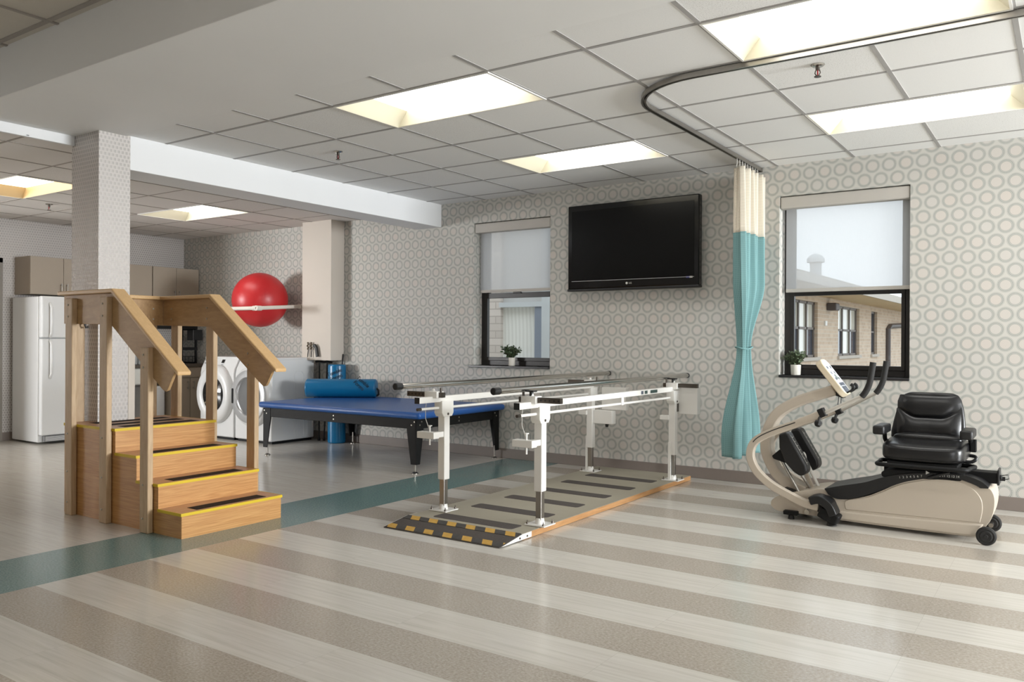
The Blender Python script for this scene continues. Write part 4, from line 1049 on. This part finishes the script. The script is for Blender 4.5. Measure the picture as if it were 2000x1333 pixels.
MB().lathe((.085, -1.222, .398), (0, -1, 0), [(0, 0), (.014, 0), (.014, .002), (0, .002)], 3).build('pointer', MT['mark'], lv)
# cranks, pedals, links
for y0, y1, dx, dz in ((-1.215, -1.105, 0, 0), (-1.000, -.885, .022, .012)):
    ped = MB().prism([(p[0] + dx, p[1] + dz) for p in [(-.842, .576), (-.798, .590), (-.776, .582), (-.655, .375), (-.648, .335), (-.668, .305), (-.702, .298), (-.745, .325), (-.800, .385), (-.838, .48)]], 'y', y0, y1).build('pedal', MT['black'], t, bevel=.014, seg=3, smooth=True)
    b = MB()
    q0, q1 = Vector((-.783 + dx, 0, .560 + dz)), Vector((-.668 + dx, 0, .368 + dz)); td = (q1 - q0).normalized(); nd = Vector((-td.z, 0, td.x))
    if nd.x < 0: nd = -nd
    for yy in (y0 + .02,):
        a = q0 + nd * .0215; c = q1 + nd * .0215
        b.quad((a.x, yy, a.z), (c.x, yy, c.z), (c.x, yy + .0025, c.z), (a.x, yy + .0025, a.z))
        for k in range(7):
            p = q0.lerp(q1, (k + .5) / 7) + nd * .0215; p2 = p + td * .0025
            b.quad((p.x, yy, p.z), (p2.x, yy, p2.z), (p2.x, yy + .03, p2.z), (p.x, yy + .03, p.z))
    b.build('pedal_scale', MT['mark'], ped, solid=.001)
    MB().prism([(-.805 + dx, .50 + dz), (-.895 + dx, .418 + dz), (-.885 + dx, .398 + dz), (-.80 + dx, .375 + dz)], 'y', (y0 + y1) / 2 - .03, (y0 + y1) / 2 + .03).build('pedal_bracket', MT['black_metal'], ped, bevel=.005)
MB().cyl((-.835, -1.17, .395), (-.705, -1.17, .165), .010).build('push_rod', MT['steel'], t, smooth=True)
MB().cyl((-.725, -1.12, .315), (-.655, -1.08, .19), .009).build('push_rod', MT['steel'], t, smooth=True)
MB().cyl((-.722, -1.02, .415), (-.615, -1.02, .195), .011).lathe((-.724, -1.02, .42), (-.4, 0, .9), [(.012, -.03), (.018, 0), (.014, .018), (0, .022)], 14).build('push_rod', MT['white_metal'], t, smooth=True)
MB().strip([(-.715, .33), (-.65, .19)], .026, -1.06, -1.035).build('push_rod', MT['beige'], t)
MB().prism([(-.875, .155), (-.815, .200), (-.735, .180), (-.72, .165), (-.80, .13)], 'y', -1.16, -.95).build('front_guard', MT['black'], t, bevel=.01, seg=3)
# upright neck
neck = sm([(-.70, .160), (-.785, .200), (-.885, .275), (-.945, .375), (-.970, .463), (-.963, .543), (-.942, .618), (-.895, .698), (-.822, .758), (-.724, .810), (-.601, .854), (-.50, .890)], 5)
MB().strip(neck, [.10] * 8 + [.074] * (len(neck) - 8), -1.105, -.995).build('neck', MT['beige'], t, bevel=.016, seg=4, smooth=True)
# swinging arms : near and far
arm = sm([(-.555, .118), (-.64, .130), (-.72, .160), (-.86, .226), (-.958, .303), (-1.008, .388), (-1.011, .465), (-.972, .532), (-.868, .593), (-.708, .660), (-.572, .722), (-.522, .746)], 5)
def arm_at(y, mirror):
    a = MB().strip(arm, .052, y - .025, y + .025).build('swing_arm', MT['beige'], t, bevel=.010, seg=3, smooth=True)
    sgn = -1 if mirror else 1
    if not mirror:
        MB().strip([(p[0] + .004, p[1] + .012) for p in arm[33:46]], .006, y - .0262, y - .024).build('arm_slot', MT['black'], a)
    dz0 = -.014 if mirror else 0
    tb = MB().cyl((-.56, y, .722 + dz0), (-.275, y, .872), .0135).build('handle_tube', MT['silver_tube'], a, smooth=True)
    MB().box(-.555, -.515, y - .030, y + .030, .715 + dz0, .775 + dz0, rot=(0, R(-26), 0)).build('arm_clamp', MT['black'], a, bevel=.004)
    MB().cyl((-.545, y - .02, .715 + dz0), (-.548, y - .04, .690 + dz0), .010).lathe((-.548, y - .04, .690 + dz0), (-.1, -.5, -.8), [(0, 0), (.024, .002), (.028, .016), (.018, .034), (0, .038)], 6).build('clamp_knob', MT['black'], a)
    g = sm([(-.290, y, .862), (-.268, y, .892), (-.245, y, .945), (-.232, y, 1.015), (-.222, y, 1.086)], 5)
    MB().tube(g, .0195, 14).build('hand_grip', MT['rubber'], a, smooth=True)
arm_at(-1.28, False)
arm_at(-.82, True)
# console
cn = thing('c', '', '', (0, 0, 0)); bpy.data.objects.remove(cn)
dv = Vector((.165, 0, -.215)).normalized(); nv = Vector((.215, 0, .165)).normalized(); cc = Vector((-.520, -1.05, .968))
b = MB(); pts = []
for cu, cv, a0 in ((.092, .036, 0), (-.092, .036, 90), (-.092, -.036, 180), (.092, -.036, 270)):
    for q in range(7): a = R(a0 + q * 15); pts.append((cu + .055 * math.cos(a), cv + .055 * math.sin(a)))
A = [b.b.verts.new(cc + dv * u + Vector((0, v, 0)) + nv * .022) for u, v in pts]; D = [b.b.verts.new(cc + dv * u + Vector((0, v, 0)) - nv * .022) for u, v in pts]
b.b.faces.new(A); b.b.faces.new(D[::-1])
for i in range(len(A)): b.b.faces.new((A[i], D[i], D[(i + 1) % len(A)], A[(i + 1) % len(A)]))
con = b.build('console', MT['cream'], t, bevel=.006, seg=3, smooth=True)
b = MB(); b.b.faces.new([b.b.verts.new(cc + dv * u * .93 + Vector((0, v * .9, 0)) + nv * .0225) for u, v in pts]); b.build('keypad', MT['keypad'], con, solid=.001)
b = MB()
def key(u, v, su, sv, bb):
    bb.b.faces.new([bb.b.verts.new(cc + dv * (u + a * su) + Vector((0, v + c * sv, 0)) + nv * .0242) for a, c in ((-1, -1), (1, -1), (1, 1), (-1, 1))])
for u in (-.075, -.03, .02): 
    for v in (-.048, .040): key(u, v, .010, .010, b)
for u in (.065, .095, .120):
    for v in (-.045, -.002, .042): key(u, v, .012, .017, b)
b.build('button', MT['key'], con, solid=.001)
b = MB(); key(.005, -.003, .020, .018, b); b.build('display', MT['lcd'], con, solid=.001)
MB().box(-.50, -.44, -1.09, -1.01, .842, .868, rot=(0, R(20), 0)).build('console_mount', MT['black'], t, bevel=.004)
for yy in (-1.10, -1.00):
    MB().tube(sm([(-.462, yy, .868), (-.425, yy, .872), (-.392, yy, .892), (-.378, yy, .915), (-.395, yy, .932)], 4), [.006] * 10 + [.012] * 7, 8).build('bottle_hook', MT['black'], t, smooth=True)
MB().tube([(-.476, -1.07, .862), (-.487, -1.07, .752)], .0035, 6).tube([(-.468, -1.03, .862), (-.476, -1.03, .76)], .0035, 6).build('console_strap', MT['black'], t)
# hub, front feet, wheels
MB().cyl((-.525, B0 + .03, .118), (-.525, B0 - .012, .118), .070, n=28).build('crank_well', MT['black'], t, smooth=True)
MB().strip(sm([(-.605, .155), (-.545, .170), (-.485, .135), (-.455, .075)], 5), .055, -1.33, -1.215).build('hub_link', MT['black'], t, bevel=.010, seg=3)
MB().box(-.555, -.425, -1.31, -1.205, .028, .100, rot=(0, R(25), 0)).build('hub_housing', MT['black_metal'], t, bevel=.012, seg=3)
MB().cyl((-.475, -1.27, 0), (-.475, -1.27, .03), .032, .026, 20).build('foot', MT['rubber'], t, smooth=True)
MB().cyl((-.475, -.83, 0), (-.475, -.83, .05), .032, .026, 20).box(-.50, -.45, -.88, -.80, .04, .08).build('foot', MT['rubber'], t, smooth=True)
MB().box(-.800, -.705, -1.245, -.84, .030, .058).build('front_crossbar', MT['black_metal'], t, bevel=.006)
for yy in (-1.215, -.87): MB().cyl((-.752, yy, 0), (-.752, yy, .032), .021, .017, 16).build('foot', MT['rubber'], t, smooth=True)
MB().lathe((-.645, -1.205, .062), (0, -1, 0), [(0, 0), (.010, 0), (.010, .02), (.017, .02), (.017, .03), (.009, .03), (.009, .026), (0, .026)], 18).build('eye_bolt', MT['bolt'], t, smooth=True)
MB().strip([(-.665, .115), (-.645, .065)], .012, -1.225, -1.215).build('eye_link', MT['steel'], t)
for yy in (-1.272, -.838):
    s = 1 if yy < -1 else -1
    w = MB().lathe((.412, yy + s * .0, .055), (0, -1, 0), [(0, -.018), (.045, -.018), (.054, -.013), (.055, -.006), (.055, .006), (.054, .013), (.045, .018), (.036, .016), (.030, .020), (.012, .018), (.010, .023), (0, .023)], 36).build('wheel', MT['rubber'], t, smooth=True)
    MB().cyl((.412, yy + s * .018, .055), (.412, yy + s * .09, .055), .014).build('axle', MT['steel'], w, smooth=True)
# seat
def pad(outline, ax_, a, bq, bev, name, seg=5):
    return MB().prism(outline, ax_, a, bq).build(name, MT['leather'], t, bevel=bev, seg=seg, smooth=True)
def cushion(cx, cy, cz, a, bq, c, e1, e2, name, par, fn=None):
    b = MB(); nu, nv = 56, 28; rows = []
    pw = lambda v, e: math.copysign(abs(v) ** e, v)
    for iv in range(1, nv):
        th_ = -PI / 2 + PI * iv / nv; r_ = []
        for iu in range(nu):
            ph = 2 * PI * iu / nu
            x = a * pw(math.cos(th_), e1) * pw(math.cos(ph), e2); y = bq * pw(math.cos(th_), e1) * pw(math.sin(ph), e2); z = c * pw(math.sin(th_), e1)
            if fn: x, y, z = fn(x, y, z)
            r_.append(b.b.verts.new((cx + x, cy + y, cz + z)))
        rows.append(r_)
    for p, q in zip(rows, rows[1:]):
        for k in range(nu): b.b.faces.new((p[k], p[(k + 1) % nu], q[(k + 1) % nu], q[k]))
    b.b.faces.new(rows[0][::-1]); b.b.faces.new(rows[-1])
    return b.build(name, MT['leather'], par, smooth='all')
def seat_fn(x, y, z):
    k = (y + .21) / .42
    return x * (1 + .02 * k), y, z + (.020 * max(0, k) if z > 0 else 0) + (.012 * (x / .235) ** 2 if z > 0 else 0)
sp_ = cushion(.058, -1.075, .515, .236, .222, .060, .5, .34, 'seat', t, seat_fn)
cushion(.058, -.955, .585, .205, .085, .040, .7, .4, 'seat_roll', sp_)
# backrest : leaning slab with a lumbar cushion and a head cushion
def back_pad(zlist, name, y_front, thick, lean, par=None):
    # zlist: (z, x_left, x_right)
    b = MB(); rows = []
    n = 14
    for (z, xl, xr_) in zlist:
        yb = y_front + lean * (z - .58)
        front = []; backv = []
        for i in range(n + 1):
            u = i / n; x = xl + (xr_ - xl) * u; e = 1 - (2 * u - 1) ** 4
            front.append(b.b.verts.new((x, yb - .022 * e + .012 * (1 - abs(2 * u - 1)) , z))); backv.append(b.b.verts.new((x, yb + thick * (.35 + .65 * e), z)))
        rows.append((front, backv))
    for (f0, k0), (f1, k1) in zip(rows, rows[1:]):
        for i in range(n): b.b.faces.new((f0[i], f0[i + 1], f1[i + 1], f1[i])); b.b.faces.new((k0[i], k1[i], k1[i + 1], k0[i + 1]))
        b.b.faces.new((f0[0], f1[0], k1[0], k0[0])); b.b.faces.new((f0[n], k0[n], k1[n], f1[n]))
    for f_, k_ in (rows[0], rows[-1]):
        for i in range(n): b.b.faces.new((f_[i], f_[i + 1], k_[i + 1], k_[i]))
    return b.build(name, MT['leather'], par or t, bevel=.02, seg=4, smooth='all')
bkst = back_pad([(.575, -.172, .272), (.62, -.172, .270), (.70, -.158, .266), (.78, -.140, .256), (.84, -.118, .240), (.868, -.098, .222), (.882, -.065, .188)], 'backrest', -.945, .075, .22)
b = MB(); n = 16
def facey(x, z): 
    u = (x - .05) / .21
    return -.945 + .22 * (z - .58) - .020 * (1 - u ** 4)
rows = []
for z, f in ((.865, 0), (.855, .7), (.82, 1), (.77, 1), (.735, .8), (.722, 0)):
    r_ = []
    for i in range(n + 1):
        u = i / n * 2 - 1; zz = z
        if z < .80: zz = z + max(0, abs(u) - .45) * .10
        x = .052 + u * (.178 if z > .84 else .19); e = (1 - u ** 6)
        r_.append(b.b.verts.new((x, facey(x, zz) - .022 * f * e + .004, zz)))
    rows.append(r_)
for a, c in zip(rows, rows[1:]):
    for i in range(n): b.b.faces.new((a[i], a[i + 1], c[i + 1], c[i]))
b.build('head_cushion', MT['leather'], bkst, smooth='all', subd=1)
b = MB(); rows = []
for z, f in ((.722, 0), (.712, .6), (.68, 1), (.64, 1.1), (.605, .7), (.59, 0)):
    r_ = []
    for i in range(n + 1):
        u = i / n * 2 - 1; zz = z
        if z > .66: zz = z + max(0, abs(u) - .45) * .10 * (z - .66) / .06
        x = .054 + u * .198; e = (1 - u ** 6)
        r_.append(b.b.verts.new((x, facey(x, zz) - .030 * f * e * (.75 + .25 * abs(u)) + .004, zz)))
    rows.append(r_)
for a, c in zip(rows, rows[1:]):
    for i in range(n): b.b.faces.new((a[i], a[i + 1], c[i + 1], c[i]))
b.build('lumbar_cushion', MT['leather'], bkst, smooth='all', subd=1)
for sx, x in ((-1, -.198), (1, .300)):
    a = MB().box(x - .036, x + .036, -1.235, -.985, .618, .676).build('armrest', MT['black'], t, bevel=.014, seg=3, smooth=True)
    MB().tube([(x, -1.02, .625), (x + sx * .004, -.98, .57), (x - sx * .02, -.95, .50), (x - sx * .06, -.95, .47)], .014, 10).build('armrest_stalk', MT['black_metal'], a, smooth=True)
MB().box(.300, .335, -1.00, -.955, .52, .60).build('armrest_bracket', MT['black_metal'], t, bevel=.005)
loop = [(-.180, -1.31, .440), (-.05, -1.318, .440), (.15, -1.318, .441), (.285, -1.31, .442), (.312, -1.28, .442), (.316, -1.20, .44), (.300, -1.05, .438), (-.16, -1.05, .438), (-.192, -1.20, .44), (-.196, -1.28, .44)]
MB().tube(sm(loop + [loop[0]], 4)[:-1], .0135, 10, closed=True).build('seat_frame_bar', MT['black_metal'], t, smooth=True)
MB().box(-.14, .26, -1.27, -.90, .425, .462).build('seat_pan', MT['black_metal'], t, bevel=.006)
MB().cyl((.06, -1.06, .405), (.06, -1.06, .43), .10, n=24).build('swivel', MT['black_metal'], t)
MB().tube(sm([(.25, -.97, .455), (.30, -.965, .452), (.328, -.955, .468), (.322, -.945, .488), (.27, -.94, .49)], 4), .011, 8).build('swivel_lever', MT['black'], t, smooth=True)

# ------------------------------------------------------------------ outside the windows
gr = MB().quad((-40, .3, -.25), (30, .3, -.25), (30, 70, -.25), (-40, 70, -.25)).build('ground', MT['ground']); struct(gr)
t = thing('brick_building', 'low buff brick building with wide eaves seen outside the right window', 'building', (-4.5, 20, -.25))
WX = -4.5
wall = MB(); wins = [(12.45, 14.62, .84, 2.235), (16.83, 19.57, .84, 2.245), (21.35, 22.35, .84, 2.235)]
ycut = [9.0]
for a, c, z0, z1 in wins: ycut += [a, c]
ycut.append(44.0)
for i in range(len(ycut) - 1):
    a, c = ycut[i], ycut[i + 1]
    if i % 2 == 1:
        w_ = wins[i // 2]; wall.box(WX - .3, WX, a, c, -.25, w_[2]); wall.box(WX - .3, WX, a, c, w_[3], 2.42)
    else: wall.box(WX - .3, WX, a, c, -.25, 2.42)
wall.box(-12, WX - .3, 9.0, 9.3, -.25, 2.42)
wall.build('wall', MT['brick'], t)
MB().box(-12, -3.45, 8.2, 44, 2.40, 2.44).build('eave_soffit', MT['eave'], t)
MB().box(-3.46, -3.42, 8.2, 44, 2.40, 2.60).build('fascia', MT['fascia'], t)
rf = MB().prism([(-3.42, 2.60), (-12, 5.2), (-12, 2.45), (-3.46, 2.45)], 'y', 8.2, 44).build('roof', MT['roof'], t)
MB().cyl((-5.2, 17.2, 3.0), (-5.2, 17.2, 3.55), .16).lathe((-5.2, 17.2, 3.5), (0, 0, 1), [(.24, 0), (.24, .1), (.17, .2), (0, .27)], 16).build('roof_vent', MT['paleframe'], rf, smooth=True)
for k, (a, c, z0, z1) in enumerate(wins):
    f = MB(); n = 3 if k < 2 else 1; zm = z0 + (z1 - z0) * .52
    f.box(WX - .16, WX - .08, a, a + .08, z0, z1); f.box(WX - .16, WX - .08, c - .08, c, z0, z1); f.box(WX - .16, WX - .08, a, c, z0, z0 + .06); f.box(WX - .16, WX - .08, a, c, z1 - .06, z1)
    for q in range(1, n): yy = a + (c - a) * q / n; f.box(WX - .16, WX - .08, yy - .04, yy + .04, z0, z1)
    f.box(WX - .16, WX - .08, a, c, zm - .03, zm + .03)
    f = f.build('window', MT['outframe'], t)
    for q in range(n):
        a_, c_ = a + (c - a) * q / n, a + (c - a) * (q + 1) / n
        for za, zb, lit in ((z0, zm, n == 3 and q == 1), (zm, z1, n == 3)):
            MB().box(WX - .14, WX - .12, a_, c_, za, zb).build('window_glass', MT['outlight' if lit else 'outglass'], f)  # paler panes have the sky's reflection painted in as glass colour
    MB().box(WX, WX + .06, a - .1, c + .1, z0 - .08, z0).build('window_ledge', MT['fascia'], f)
MB().tube([(WX + .06, 27.0, 1.88), (WX + .06, 24.4, 1.80), (WX + .06, 23.95, 1.70), (WX + .06, 23.95, -.2)], .09, 10).build('downspout', MT['pipe'], t, smooth=True)
MB().box(WX, WX + .25, 15.5, 15.9, 2.06, 2.26).build('wall_lamp', MT['pipe'], t, bevel=.03)
MB().box(WX, WX + .04, 15.25, 15.45, 1.66, 1.78).build('wall_plate', MT['white_metal'], t)
t = thing('screened_facade', 'pale brick pier and hazy screened window seen outside the narrow left window', 'building', (-5.4, 2.3, -.25))
MB().box(-9, -5.616, 2.2, 2.45, -.25, 4.2).build('brick_pier', MT['brick_pale'], t)
MB().box(-5.616, -4.4, 2.24, 2.45, -.25, .86).build('lower_wall', MT['paleframe'], t)
fr = MB(); fr.box(-5.05, -4.93, 2.18, 2.30, .86, 1.70); fr.box(-5.616, -5.05, 2.20, 2.30, .86, .96); fr = fr.build('window_frame', MT['blueframe'], t)
MB().box(-4.93, -4.80, 2.16, 2.30, .86, 4.2).box(-5.616, -4.93, 2.16, 2.30, 1.67, 1.735).build('window_frame', MT['paleframe'], t)
MB().box(-5.616, -5.05, 2.26, 2.28, .96, 1.67).build('screen', MT['screen_cloth'], t)
MB().box(-5.616, -4.93, 2.26, 2.28, 1.735, 4.2).box(-4.80, -4.4, 2.26, 2.28, .86, 4.2).build('upper_panel', MT['facade_panel'], t)

for o in list(bpy.data.objects):
    if '_base' in o: del o['_base']
